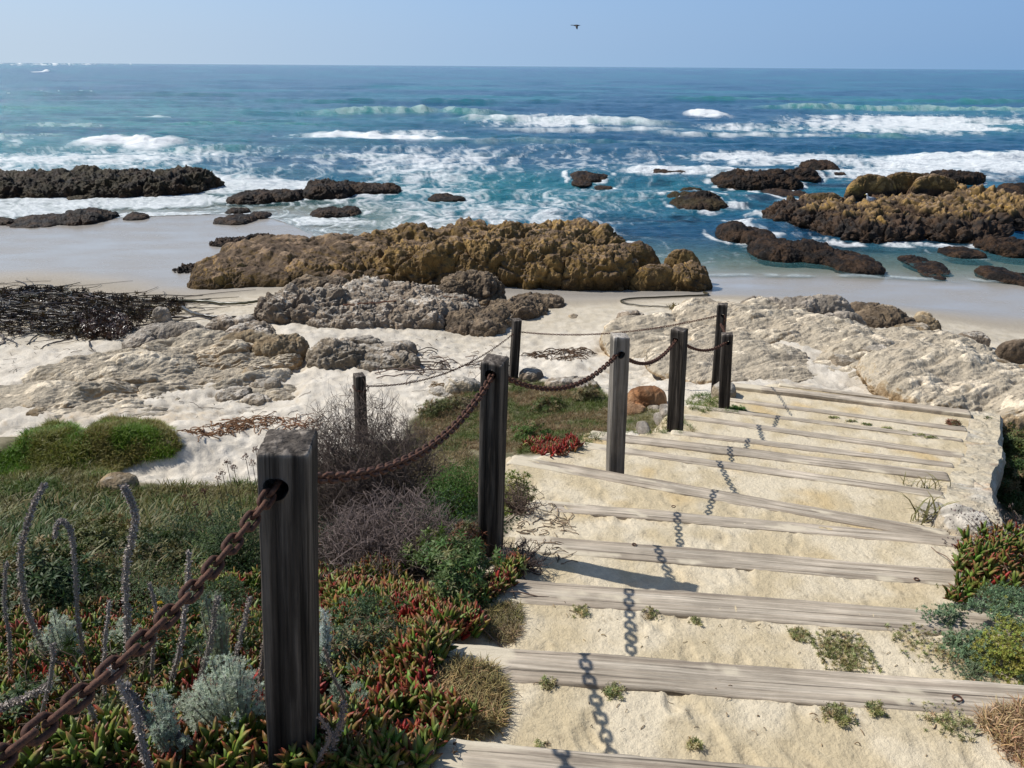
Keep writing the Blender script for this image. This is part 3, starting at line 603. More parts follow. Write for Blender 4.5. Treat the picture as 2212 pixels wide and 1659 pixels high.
# breaking waves: u from, to, photo row of the crest, height, foam on crest, green face
BR = [(690, 1090, 244, 1.5, .5, 1.), (980, 1420, 262, 1.25, 1.0, .8), (1010, 1500, 283, .5, .8, .2), (660, 1060, 297, .95, 1.5, .3), (228, 430, 310, .85, 1.8, .0), (320, 420, 253, .6, .8, .5),
      (1478, 1528, 252, 1.2, 2., .1), (1540, 2400, 238, 1.5, .55, 1.), (1700, 2400, 222, 1.5, .0, .9), (1400, 1750, 216, 1.4, 0, .9), (1880, 2400, 262, .6, 1.0, .3), (1360, 1800, 292, .45, .9, .2), (1780, 1900, 296, .7, .3, .6), (1500, 2000, 352, .45, .6, 0),
      (1900, 2400, 343, .8, 1.0, .2), (1360, 1600, 376, .3, 1.2, 0), (110, 300, 272, .7, .5, .5), (0, 200, 290, .5, .7, .3), (400, 560, 318, .5, .25, .5), (690, 900, 345, .4, .2, .3), (1020, 1120, 330, .4, .3, .1),
      (165, 215, 156, 4.5, 1.8, 0), (-40, 40, 152, 4., 1.5, 0), (220, 270, 142, 5, 1.6, 0), (60, 150, 137.5, 5, 1.3, 0), (-60, 60, 136.8, 4, 1.3, 0), (330, 372, 143, 4, 1., 0), (80, 640, 205, 1., .1, .5), (500, 1300, 222, 1., .0, .5), (-200, 300, 236, .9, .15, .7), (900, 1500, 310, .5, .3, .2), (400, 760, 268, .7, .2, .5)]
for k, (u0, u1, v, hh, fo, gr_) in enumerate(BR):
    p = G((u0+u1)/2, v, 0); d0 = p[1]; x0 = (u0-CU)/F*d0*1.02; x1 = (u1-CU)/F*d0*1.02
    ln = max(1.2, hh*2.2); wig = (.9+d0*.02)*fbm(np.stack([WX*.09*100/d0, WX*0+k*5.1, WX*0], -1), 3)*ln
    t = WY-(d0+wig); e = ss(x0-ln, x0+(x1-x0)*.22, WX)*ss(x1+ln, x1-(x1-x0)*.22, WX)
    e = e*(.75+.5*fbm(np.stack([WX*.5*100/d0, WX*0+k, WX*0], -1), 2))
    prof = np.where(t < 0, np.exp(-(t/(ln*.55))**2), np.exp(-(t/(ln*1.9))**2)); WZ = WZ+hh*.62*e*prof*(1+.25*ridg(p3(WX, WY, 60/d0, 3.), 2)*fo*.5)
    if fo: foam = np.maximum(foam, fo*e*np.where(t < 0, np.exp(-(t/(ln*1.5))**2), np.exp(-(t/(ln*.7))**2)))
    if gr_: green = np.maximum(green, gr_*e*np.where(t < 0, np.exp(-((t+ln*.4)/(ln*.8))**2), np.exp(-(t/(ln*.5))**2)))
# foam fields (u, v, ru, rv, strength)
FF = [(150, 350, 420, 24, .62), (250, 432, 330, 26, .95), (560, 400, 230, 30, .78), (0, 300, 180, 22, .45), (420, 470, 240, 16, .95), (640, 478, 260, 14, .72), (40, 455, 190, 16, .95), (330, 330, 380, 22, .5), (900, 345, 220, 18, .45),
      (1960, 268, 370, 27, .66), (1640, 280, 220, 14, .5), (1720, 345, 240, 22, .68), (2060, 352, 330, 24, .74), (1440, 378, 130, 9, .75), (1180, 262, 200, 16, .55), (800, 296, 260, 12, .55), (1640, 338, 190, 12, .7), (1560, 375, 170, 12, .6), (1950, 375, 330, 16, .6),
      (1100, 340, 120, 12, .35), (950, 380, 260, 20, .33), (1080, 440, 160, 18, .30), (1200, 480, 100, 16, .25), (1550, 450, 110, 10, .5), (1500, 480, 120, 8, .3), (900, 436, 120, 8, .5), (500, 260, 500, 30, .18), (1000, 300, 900, 60, .12), (120, 138, 230, 5, .5), (50, 200, 300, 10, .35), (1280, 382, 130, 12, .25), (820, 410, 120, 18, .5), (1300, 498, 60, 10, .5)]
Dn = np.zeros_like(WX)
for u, v, ru, rv, s_ in FF: Dn = np.maximum(Dn, s_*np.exp(-(np.abs((BU-u)/ru)**3+np.abs((BV-v)/rv)**3)))
nr_ = .55+.9*fbm(p3(WX, WY, .8, 5.), 2)
for b_ in SB+[dict(c=(-1.4, 30.6), r=(6, 1.9)), dict(c=(17, 35.5), r=(6.5, 3.6))]:
    e_ = np.hypot((WX-b_['c'][0])/(b_['r'][0]+.35), (WY-b_['c'][1]-.25)/(b_['r'][1]+.45)); Dn = np.maximum(Dn, np.clip(nr_, 0, 1)*.95*np.exp(-((e_-1)/.2)**2)*ss(.0, .25, dep)*(.55 if b_['c'][1] < 33 and b_['c'][0] > 6 else 1))
wx = WX+1.2*fbm(p3(WX, WY, .4, 7.), 2); wy = WY+1.5*fbm(p3(WX, WY, .3, 17.), 2)
sc = 38/np.maximum(DD, 30)
lace = ridg(np.stack([wx*.55*np.sqrt(sc), wy*.85*sc**.7, wx*0+3], -1), 4); lace2 = ridg(np.stack([wx*2.2*sc, wy*3.2*sc, wx*0+8], -1), 3)
big = fbm(np.stack([WX*.12*np.sqrt(sc), WY*.28*sc**.7, WX*0+4], -1), 3)
pat = .50*lace+.30*lace2+.35*big
Dn = np.maximum(Dn, .27*ss(285, 330, BV)*ss(1.6, -.1, (BU-900)/700)+.12+.10*ss(320, 350, BV)); f2 = ss(.80, 1.18, Dn*1.25+pat*.80); foam = np.clip(np.maximum(foam*ss(.15, .85, foam*.62+.45*lace2+.45*lace-.16), f2*.95*(.75+.25*lace2)), 0, 1)
# swash line along the sand
sh = ss(.03, .0, np.abs(dep-.045-.03*fbm(p3(WX, WY, .5, 3.), 2)))*ss(-.2, .3, fbm(p3(WX, WY, .9, 4.), 3)+.1)*.7; foam = np.maximum(foam, sh*.8)
navy = np.array([.009, .088, .185]); teal = np.array([.016, .185, .235]); grn = np.array([.05, .29, .23]); aqua = np.array([.10, .26, .25])
t1 = ss(-.35, .35, fbm(p3(WX, WY, .02, 3., .035), 3)+.25*ch-.15+.35*ss(200, -900, BU-BV*1.5)); c = mixc(navy, teal, t1)
lft = ss(900, 200, BU)*ss(185, 240, BV)*ss(330, 290, BV); c = mixc(c, (.04, .27, .26), lft*.6*ss(-.3, .4, sw2+ch)); c = mixc(c, grn, np.clip(green, 0, 1)*.9)
c = mixc(c, (.010, .062, .17), ss(1050, 1350, BU)*ss(320, 390, BV)*ss(600, 540, BV)*.22); whit = np.clip(Dn*1.1-.15, 0, 1); c = mixc(c, (.12, .30, .31), whit*.55*ss(-.1, .6, pat)); shal = ss(.62, .12, dep); c = mixc(c, aqua, shal*.8)
kel = ss(.10, .30, fbm(p3(WX, WY, .35, 21., .5), 3)+.12*ss(1500, 1800, BU))*ss(1180, 1500, BU)*ss(340, 400, BV)*ss(560, 520, BV)*ss(.15, .5, dep); c = mixc(c, (.004, .014, .035), kel*.75)
c = mixc(c, (.05, .13, .17), ss(900, 9000, DD)*.5)  # far water shifted in colour to stand in for horizon haze
alpha = np.clip(1-np.exp(-np.maximum(dep, 0)*3.2), .04, 1); alpha = np.maximum(alpha, foam); alpha = np.where(dep < .004, 0.0, alpha)
c = mixc(c, (.86, .88, .88), foam)
WZ = WZ+foam*.05*lace2*ss(100, 40, DD); WZ = np.where(dep < -.05, WZ-.15, WZ)
# the water surface sits lowest where it meets the sand
m, nt, bs = newmat('sea water'); at = nd(nt, 'ShaderNodeAttribute', attribute_name='Col'); nt.links.new(at.outputs['Color'], bs.inputs['Base Color'])
fo_ = nd(nt, 'ShaderNodeAttribute', attribute_name='foam').outputs['Fac']; al_ = nd(nt, 'ShaderNodeAttribute', attribute_name='alpha').outputs['Fac']
nt.links.new(math_n(nt, 'MULTIPLY_ADD', fo_, .6, .16), bs.inputs['Roughness']); bs.inputs['IOR'].default_value = 1.33; nt.links.new(al_, bs.inputs['Alpha'])
p_ = bump_n(nt, bs, noise_n(nt, .8, 6, .65, mapscale=(.55, 1.5, 1)), 1.0, .6); p_ = bump_n(nt, bs, noise_n(nt, 5, 4, .65, mapscale=(.8, 1.4, 1)), .5, .05, p_)
M_water = m
k0 = gridq(*WX.shape)[:, ::-1]; dq = dep.ravel()[k0].max(1) > -.06; 
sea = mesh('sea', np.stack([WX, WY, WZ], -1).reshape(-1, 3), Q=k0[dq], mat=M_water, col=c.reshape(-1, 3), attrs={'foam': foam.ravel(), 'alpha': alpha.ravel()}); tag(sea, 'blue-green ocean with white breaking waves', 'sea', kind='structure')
print('sea done')
# ------------------------------------------------------------------ posts and chains
_tc = {}
def tubeq(P, rad, sides=5, c=(1, 1, 1)):
    P = np.asarray(P, float); n = len(P); rad = np.broadcast_to(np.asarray(rad, float), (n,))
    if (n, sides) not in _tc: _tc[(n, sides)] = tube(np.stack([np.zeros(n), np.arange(n)*1., np.zeros(n)], 1), 1, sides)[1]
    d = np.gradient(P, axis=0); d /= np.linalg.norm(d, axis=1)[:, None]+1e-9
    a = np.cross(d, [0.13, 0.27, .95]); a /= np.linalg.norm(a, axis=1)[:, None]+1e-9; b = np.cross(d, a); t = np.arange(sides)*2*PI/sides
    V_ = (P[:, None]+rad[:, None, None]*(np.cos(t)[None, :, None]*a[:, None]+np.sin(t)[None, :, None]*b[:, None])).reshape(-1, 3)
    V_ = np.vstack([V_, P[0], P[-1]]); return V_, _tc[(n, sides)], np.tile(np.asarray(c, float), (len(V_), 1))
def ring(n_side, w, bev):           # rounded square outline
    pts = []; h = w/2-bev
    for k in range(4):
        a0 = k*PI/2
        c_ = np.array([h*(1 if k in (0, 3) else -1), h*(1 if k < 2 else -1)])
        for j in range(4): a = a0+j/3*PI/2; pts.append(c_+bev*np.array([math.cos(a), math.sin(a)]))
        nx = np.array([h*(1 if (k+1) % 4 in (0, 3) else -1), h*(1 if (k+1) % 4 < 2 else -1)])+bev*np.array([math.cos(a0+PI/2), math.sin(a0+PI/2)])
        for j in range(1, n_side): pts.append(pts[-1]*0+(c_+bev*np.array([math.cos(a0+PI/2), math.sin(a0+PI/2)]))*(1-j/n_side)+nx*j/n_side)
    return np.array(pts)
def post(label, ub, y, ut, vt, w, rot, hole, mat, group, seed, hr=.034):
    top = GY(ut, vt, y); d = GY(ub, 1000, y); zb = float(gz(d[0], y)); base = np.array([0, y, zb-.25])
    # x at the foot: on the sight line column of the foot
    vb = proj(np.array(d[0]), np.array(y), np.array(zb))[1]; base[0] = GY(ub, float(vb), y)[0]
    L = np.linalg.norm(top-base); cs = ring(9, w, .010); m = len(cs); nz = 70
    zs_ = np.concatenate([np.linspace(0, L-.012, nz), [L-.004, L, L+.001, L+.001]]); sc = np.concatenate([np.ones(nz), [.985, .94, .5, .02]])
    P = np.concatenate([np.stack([cs[:, 0]*s_, cs[:, 1]*s_, np.full(m, z)], 1) for z, s_ in zip(zs_, sc)])
    g = .0042*ridg(np.stack([P[:, 0]*26, P[:, 1]*26, P[:, 2]*.9+seed], 1), 3)+.004*fbm(np.stack([P[:, 0]*7, P[:, 1]*7, P[:, 2]*1.3+seed], 1), 3)+.0022*fbm(np.stack([P[:, 0]*80, P[:, 1]*80, P[:, 2]*5+seed], 1), 2)
    rr_ = np.linalg.norm(P[:, :2], axis=1)[:, None]+1e-6; P[:, :2] += P[:, :2]/rr_*(g-.004)[:, None]*np.clip(rr_/.03, 0, 1)
    topm = P[:, 2] > L-.03; P[topm, 2] += .004*fbm(P[topm]*30+seed, 2)+.10*(P[topm, 0]*math.cos(seed)+P[topm, 1]*math.sin(seed))
    a = np.arange(len(zs_)*m).reshape(-1, m); Q = np.stack([a[:-1], np.roll(a, -1, 1)[:-1], np.roll(a, -1, 1)[1:], a[1:]], -1).reshape(-1, 4)
    V_ = P; cap = a[-1]; T = np.array([(cap[0], cap[k], cap[k+1]) for k in range(1, m-1)]); b0 = a[0]; T = np.vstack([T, [(b0[0], b0[k+1], b0[k]) for k in range(1, m-1)]])
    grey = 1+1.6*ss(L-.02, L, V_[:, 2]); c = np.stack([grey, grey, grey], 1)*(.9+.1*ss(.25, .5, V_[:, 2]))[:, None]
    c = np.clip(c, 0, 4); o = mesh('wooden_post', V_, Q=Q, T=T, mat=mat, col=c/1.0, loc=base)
    ax = Vector(top-base).normalized(); q = Vector((0, 0, 1)).rotation_difference(ax); o.rotation_mode = 'QUATERNION'
    from mathutils import Quaternion
    o.rotation_quaternion = q @ Quaternion((0, 0, 1), R(rot))
    hc = None
    if hole:
        hc = GY(hole[0], hole[1], y); bpy.context.view_layer.update(); lc = o.matrix_world.inverted() @ Vector(hc)
        n_ = 26; t = np.arange(n_)*2*PI/n_; ys = (-.2, .2); kk = hr*(1+.06*np.sin(3*t))
        cv = np.concatenate([np.stack([lc.x+kk*np.cos(t), np.full(n_, yy), lc.z+kk*np.sin(t)], 1) for yy in ys]); ci = np.arange(n_)
        cq = np.stack([ci, (ci+1) % n_, (ci+1) % n_+n_, ci+n_], 1)[:, ::-1]; ct = np.array([(0, k+1, k) for k in range(1, n_-1)]+[(n_, n_+k, n_+k+1) for k in range(1, n_-1)])
        co = mesh('cutter', cv, Q=cq[:, ::-1], T=ct[:, ::-1], mat=mat, col=np.full((len(cv), 3), .5)); co.matrix_world = o.matrix_world.copy()
        bm_ = o.modifiers.new('b', 'BOOLEAN'); bm_.object = co; bm_.operation = 'DIFFERENCE'; bm_.solver = 'EXACT'
        bpy.context.view_layer.update(); me = bpy.data.meshes.new_from_object(o.evaluated_get(bpy.context.evaluated_depsgraph_get())); o.modifiers.clear()
        o.data = me; bpy.data.objects.remove(co)
    tag(o, label, 'post', group); return o, hc
GP = 'weathered posts carrying the heavy chain beside the steps'; GQ = 'thin-chain posts standing down on the beach'
posts = [post('nearest and largest dark cracked post, at lower left of the steps', 624, 1.97, 621, 953, .142, 2, (609, 1030), M_post, GP, 1.),
         post('dark square post with dark shadow across the steps, second nearest', 1057, 4.42, 1069, 776, .138, -19, (1068, 803), M_post, GP, 2.),
         post('pale grey smooth post in the middle of the chain line', 1329, 6.62, 1340, 724, .145, 8, (1337, 761), M_postl, GP, 3.),
         post('dark post right of the pale grey one, with weeds at its foot', 1459, 8.72, 1468, 710, .16, -30, (1463, 731), M_post, GP, 4., .03),
         post('last post of the heavy chain, short dark one in front of a taller post', 1566, 10.25, 1571, 720, .15, -12, (1572, 737), M_post, GP, 5., .03)]
pf = [post('tall far post on the outcrop directly behind the last short post', 1547, 11.5, 1561, 656, .145, -20, (1563, 679), M_post, GQ, 6., .03),
      post('slim leaning post rising behind the second nearest post', 1107, 13.9, 1117, 690, .15, 15, None, M_post, GQ, 7.),
      post('short post on white sand half hidden by the bare twig bush', 781, 10.7, 776, 809, .15, 28, None, M_post, GQ, 8.)]
HC_ = [p[1] for p in posts]; H6 = pf[0][1]
def onplane(u, v, A_, B_):
    d = ray(u, v); n_ = np.cross(B_-A_, [0, 0, 1.]); n_ /= np.linalg.norm(n_); o = np.array([0, 0, EYE]); t = np.dot(A_-o, n_)/np.dot(d, n_); return o+d*t
def linkmesh(L, w, r, np_=22, ns=7):
    h = (L-w)/2; rc_ = w/2-r; pts = []
    for k in range(np_):
        a = 2*PI*k/np_; pts.append(((h if math.cos(a) > 0 else -h)+rc_*math.cos(a), rc_*math.sin(a), 0))
    P = np.array(pts); V_ = []; 
    for k in range(np_):
        d = P[(k+1) % np_]-P[k-1]; d /= np.linalg.norm(d); a = np.cross(d, [0, 0, 1]); rk = r*(1+.07*math.sin(k*1.7))
        for j in range(ns): t = 2*PI*j/ns; V_.append(P[k]+rk*(math.cos(t)*a+math.sin(t)*np.array([0, 0, 1.])))
    a = np.arange(np_*ns).reshape(np_, ns); b = np.roll(a, -1, 0); Q = np.stack([a, b, np.roll(b, -1, 1), np.roll(a, -1, 1)], -1).reshape(-1, 4)
    return np.array(V_), Q
def chain(label, ctrl, L, w, r, group, phase=.25, par=None):
    """ctrl: three points; a hanging curve is laid through them and the links threaded along it"""
    A_, Mp, B_ = [np.asarray(x, float) for x in ctrl]; hx = np.linalg.norm((B_-A_)[:2]); tm = np.linalg.norm((Mp-A_)[:2])/hx if hx > .05 else .5
    lin = A_[2]+(B_[2]-A_[2])*tm; k = (Mp[2]-lin)/max(tm*(1-tm), 1e-3); t = np.linspace(0, 1, 400)
    C_ = A_[None]*(1-t[:, None])+B_[None]*t[:, None]; C_[:, 2] += k*t*(1-t)
    if hx <= .05: C_ = spline(ctrl, 400)
    return chainpath(label, C_, L, w, r, group, phase)
def chainpath(label, C_, L, w, r, group, phase=.25):
    s_ = np.concatenate([[0], np.cumsum(np.linalg.norm(np.diff(C_, axis=0), axis=1))]); pitch = L-4*r+.0004; n = int(s_[-1]/pitch)
    root = empty('chain', tuple(C_[0]), label, 'chain', group); key = ('chain link', L); me = bpy.data.meshes.get('chain link %g' % L)
    if not me:
        V_, Q = linkmesh(L, w, r); o = mesh('link', V_, Q=Q, mat=M_rust, parent=root); o.data.name = 'chain link %g' % L; me = o.data; first = o
    else: first = None
    for i in range(n):
        sm = (i+.5)*pitch; p = np.array([np.interp(sm, s_, C_[:, j]) for j in range(3)]); p2 = np.array([np.interp(sm+.5*pitch, s_, C_[:, j]) for j in range(3)]); p1 = np.array([np.interp(sm-.5*pitch, s_, C_[:, j]) for j in range(3)])
        d = Vector(p2-p1).normalized(); up = Vector((0, 0, 1)); sd = d.cross(up).normalized(); nn = sd.cross(d); M = Matrix((d, sd, nn)).transposed().to_4x4()
        M = M @ Matrix.Rotation(phase*PI+(PI/2 if i % 2 else 0)+random.uniform(-.12, .12), 4, 'X')
        if first is not None and i == 0: o = first
        else: o = bpy.data.objects.new('link', me); COL.objects.link(o); o.parent = root
        o.matrix_local = Matrix.Translation(Vector(p-C_[0])) @ M
    return root
GC = 'heavy rusty chain spans strung through the posts'; GD = 'thin rusty chain spans of the beach fence'
CL = (.074, .045, .0072)
D0 = 1.32; c0 = np.array([0, 0, EYE])+ray(-3, 1642)*D0
p_m = onplane(300, 1392, c0, HC_[0]); dirn = (c0-HC_[0]); ext = c0+dirn*.9; kq = None
# first span runs on past the picture edge to a post behind the camera
A0 = c0+(c0-HC_[0])*1.0; 
def quad3(P0, P1, P2, n=500, t_end=None):
    h0 = 0; h1 = np.linalg.norm((P1-P0)[:2]); h2 = np.linalg.norm((P2-P0)[:2]); cf = np.polyfit([h0, h1, h2], [P0[2], P1[2], P2[2]], 2); return cf, h2
cf, h2 = quad3(c0, p_m, HC_[0]); hs = np.linspace(-.9, h2-.005, 500); dxy = (HC_[0]-c0)[:2]/h2
cv = np.stack([c0[0]+dxy[0]*hs, c0[1]+dxy[1]*hs, np.polyval(cf, hs)], 1)
chainpath('near span of heavy rusty chain rising from lower left corner to nearest post', cv, *CL, GC)
for i, (mu, mv, lb) in enumerate(((890, 988, 'heavy chain span between the nearest post and the second post'), (1215, 838, 'heavy chain span between the second dark post and the pale grey post'),
                                  (1405, 783, 'heavy chain span between pale grey post and the dark post right of it'), (1524, 757, 'last short heavy chain span ending at the post in front of the tall one'))):
    A_, B_ = HC_[i], HC_[i+1]; chain(lb, (A_, onplane(mu, mv, A_, B_), B_), *CL, GC)
# far thin chain
w7 = GY(1115, 716, 13.9); w8 = GY(779, 834, 10.7); FT = (.060, .034, .0048)
chain('thin chain sagging from the tall far post to the slim leaning post', (H6, onplane(1330, 719, H6, w7), w7), *FT, GD)
chain('thin chain descending from the slim leaning post to the short sand post', (w7, onplane(960, 807, w7, w8), w8), *FT, GD)
t = np.linspace(0, 2*PI, 60); rt = .105; chainpath('ring of thin chain wrapped round the short post in the sand', np.stack([w8[0]+rt*np.cos(t), w8[1]+rt*np.sin(t), w8[2]-.02-.03*np.cos(t+.6)], 1), *FT, GD)
a6 = H6+np.array([0, -.09, -.01]); b6 = HC_[4]+np.array([0, .12, .05]); chainpath('short chain drop from the tall far post down to the post before it', spline([a6+[0, .1, .02], a6, a6+[0, -.01, -.16], (a6+b6)/2+[0, .25, -.06], b6], 90), *FT, GD)
for kx, (ua, va, ub, vb_) in enumerate(((1545, 752, 1503, 832), (1541, 770, 1512, 826))):
    pa, pb_ = GY(ua, va, 11.4), GY(ub, vb_, 11.0); V_, T_, c_ = tubeq(spline([pa, (pa+pb_)/2+[.01, 0, -.03], pb_], 12), .0035, 4, (.25, .22, .2)); b_w = Bag(); b_w.add(V_, T_, c_)
    tag(b_w.build('loose_wire', M_dry), ('longer loose thin wire hanging from the tall far post to the ground', 'shorter loose thin wire beside the longer one at the tall far post')[kx], 'wire')
# ------------------------------------------------------------------ step timbers
WD = [.24, .205, .205, .195, .15, .18, .14, .20, .13, .15, .11, .13, .17, .10]; UP = [.004, .001, .0, .001, -.002, .001, .002, .006, .002, .002, .003, .006, .05, .015]
words = ['bottom of the picture, cut by its edge', 'second from the picture bottom, with bolt ring near its right end', 'third from the bottom, bleached patch at its right end', 'fourth from the bottom, under the nearest ice plant on the right',
         'fifth from the bottom, running into the dry bush on the right', 'sixth from the bottom, slanting most and passing the pale grey post', 'seventh from the bottom, starting beside the red ice plant', 'eighth from the bottom, at the foot of the pale grey post', 'ninth from the bottom, narrow one half sunk in sand',
         'tenth from the bottom, below the line of small weeds', 'eleventh from the bottom, with weeds growing along it', 'twelfth from the bottom, just below the raised one', 'raised timber with shaded side next to the last short post', 'farthest thin timber lying on white sand']
GT = 'timbers edging the sandy steps'
for k in range(14):
    a, b = TL[k].copy(), TR[k].copy(); w = WD[k]; hgt = .22; Lg = np.linalg.norm(b-a); dx = (b-a)/Lg; nx = np.array([dx[1], -dx[0], 0]); nx *= np.sign(nx[1])  # toward the sea
    org = (a+b)/2-nx*w/2+np.array([0, 0, UP[k]-hgt/2])
    m_ = 170; sx = np.linspace(-Lg/2, Lg/2, m_); cs = ring(7, 1., .06)*np.array([w, hgt]); mm = len(cs)
    P = np.stack([np.repeat(sx, mm), np.tile(cs[:, 0], m_), np.tile(cs[:, 1], m_)], 1)
    en = np.minimum(np.abs(P[:, 0]+Lg/2), np.abs(Lg/2-P[:, 0])); sh_ = 1-.12*np.exp(-en/.01); P[:, 1:] *= sh_[:, None]
    sd = k*7.3; wav = .016*fbm(np.stack([P[:, 0]*1.6, P[:, 0]*0+sd, np.sign(P[:, 1])*3], 1), 3)+.007*fbm(np.stack([P[:, 0]*9, P[:, 0]*0+sd, np.sign(P[:, 1])*3], 1), 3)
    P[:, 1] += wav*np.abs(P[:, 1])/(w/2)*np.sign(P[:, 1]); P[:, 2] += .008*fbm(np.stack([P[:, 0]*.9, P[:, 1]*3, P[:, 0]*0+sd], 1), 3)+.004*ridg(np.stack([P[:, 0]*1.5, P[:, 1]*40, P[:, 0]*0+sd], 1), 3)
    aq = np.arange(m_*mm).reshape(m_, mm); b_ = np.roll(aq, -1, 1); Q = np.stack([aq[:-1], b_[:-1], b_[1:], aq[1:]], -1).reshape(-1, 4)
    T = [(aq[-1, 0], aq[-1, j], aq[-1, j+1]) for j in range(1, mm-1)]+[(aq[0, 0], aq[0, j+1], aq[0, j]) for j in range(1, mm-1)]
    tn_ = rng.uniform(.88, 1.06); dust = ss(.1, .5, fbm(np.stack([P[:, 0]*1.3, P[:, 1]*5, P[:, 0]*0+sd+4], 1), 4)); c = np.array([1., .985, .96])*tn_*(1+dust[:, None]*.35)
    eg = np.minimum(P[:, 0]+Lg/2, 1e9)/Lg; snd = ss(.28, .42, fbm(np.stack([P[:, 0]*1.6, P[:, 1]*7, P[:, 0]*0+sd+2], 1), 5, .6)+.55*ss(.22, .0, eg)+.20*ss(.9, 1., eg)+.10*ss(.0, -.5, P[:, 1]/w))*.85
    o = mesh('step_timber', P, Q=Q[:, ::-1] if False else Q, T=T, mat=M_tim, col=c, loc=org, attrs={'sand': snd}); o.rotation_euler = (0, 0, math.atan2(dx[1], dx[0])); tag(o, 'weathered step timber, '+words[k], 'timber', GT)
    bpy.context.view_layer.update()
    for (kk, u, v, rr2) in ((1, 2068, 1508, .017), (2, 1979, 1336-88, .0), (3, 1980, 1251, .014), (5, 1989, 1053, .0), (6, 1966+58, 1067, .0), (4, 1455, 1094, .014), (3, 1370, 1176, .013), (6, 1995, 1055, .0)):
        if kk != k or not rr2: continue
        p = G(u, v, org[2]+hgt/2+.006); t = np.linspace(0, 2*PI, 20); V_, T_, c_ = tube(np.stack([rr2*np.cos(t), rr2*np.sin(t), t*0], 1), .0035, 5)
        wsh = mesh('bolt_ring', V_, T=T_, mat=M_rust, parent=o); wsh.matrix_parent_inverse = o.matrix_world.inverted(); wsh.location = p
# ------------------------------------------------------------------ masonry edging wall right of the steps
ys = np.linspace(5.15, 10.45, 260); lxw = np.interp(ys, ry[o2], rx[o2])+.03
ts = np.concatenate([np.linspace(0, .42, 46), .42+np.linspace(.005, .10, 10)*.35, np.full(30, .47)]); dz = np.concatenate([np.zeros(46), -np.linspace(0, .05, 10), -.05-np.linspace(.02, .9, 30)])
YY, TT = np.meshgrid(ys, ts, indexing='ij'); DZ = np.tile(dz, (len(ys), 1)); hw = np.interp(ys, [4.9, 5.43, 6.35, 7.03, 7.6, 8.2, 9.0, 9.6, 10.25], [3.22, 3.38, 3.55, 3.75, 3.9, 4.08, 4.28, 4.38, 4.45])
PX = lxw[:, None]+TT+.05*fbm(p3(YY, TT*0, 2.), 2); PZ = EYE-hw[:, None]-.045+.05*fbm(p3(YY, TT, 1.3), 2)+DZ; P = np.stack([PX, YY, PZ], -1).reshape(-1, 3)
f1, f2 = worley(P*np.array([3.0, 3.6, 4.2])+.3*np.stack([pn(P*6), pn(P*6+5), pn(P*6+9)], 1)); st = ss(.03, .22, f2-f1)
cell = pn(np.round(P*0+f1[:, None]*0)+np.floor(P*3.1)*1.7+.5)
Nn = np.zeros_like(P); side = (TT.ravel() > .45); Nn[~side, 2] = 1; Nn[side, 0] = 1; P += Nn*(st*.016+.030*fbm(P*4, 4))[:, None]
cc_ = mixc((.56, .44, .30), (.66, .60, .50), ss(-.3, .3, fbm(P*3.3, 2))); cc_ = mixc(cc_, (.60, .40, .25), ss(.2, .38, fbm(P*3+7, 2))*.7); cc_ = mixc(cc_, (.70, .65, .55), ss(.2, .4, fbm(P*3+3, 2))*.7)
sd_ = ss(-.25, .2, fbm(P*1.7+3, 3)+.1)*(1-side*1.); cc_ = mixc(np.array([.60, .53, .42])*np.ones_like(cc_), cc_, st); cc_ = mixc(cc_, (.62, .53, .38), sd_*.85)*.92
o = np.array([P[:, 0].mean(), P[:, 1].mean(), P[:, 2].min()]); ob = mesh('stone_wall', P-o, Q=gridq(*YY.shape), mat=M_rock, col=cc_, attrs={'wet': np.zeros(len(P))}, loc=o)
tag(ob, 'low mortared stone wall edging the right side of the steps', 'wall')
land('boulder', 'white lumpy boulder at the near end of the stone wall', c_pale, (1988, 2062, 1090, 1148, .10, K(lump=.1)), (2040, 2120, 1110, 1168, .12, K(lump=.1)))
print('hard things done')
# ------------------------------------------------------------------ plant pieces (unit size prototypes)
def leafstrip(L, w, bend, c0_, c1_, seg=3, thick=0.):
    V_, T, C_ = [], [], []
    for i in range(seg+1):
        t = i/seg; ww = w*(math.sin(PI*min(1, .18+t*.82))**.7 if i < seg else 0.02); z = L*t*math.cos(bend*t); y = L*t*math.sin(bend*t)
        V_ += [(-ww/2, y, z), (ww/2, y, z)]; c = np.array(c0_)*(1-t)+np.array(c1_)*t; C_ += [c, c]
    for i in range(seg): T += [(2*i, 2*i+1, 2*i+3), (2*i, 2*i+3, 2*i+2)]
    return np.array(V_), np.array(T), np.array(C_)
def place(parts):                    # parts: list of (proto, yaw, tilt, scale, offset)
    b = Bag()
    for pr, yw, ti, s_, of in parts:
        cy, sy, ct, st_ = math.cos(yw), math.sin(yw), math.cos(ti), math.sin(ti)
        M = np.array([[cy, -sy, 0], [sy, cy, 0], [0, 0, 1]]) @ np.array([[1, 0, 0], [0, ct, st_], [0, -st_, ct]])*s_
        b.add(pr[0] @ M.T+np.array(of), pr[1], pr[2])
    return np.concatenate(b.V), np.concatenate(b.T), np.concatenate(b.C)
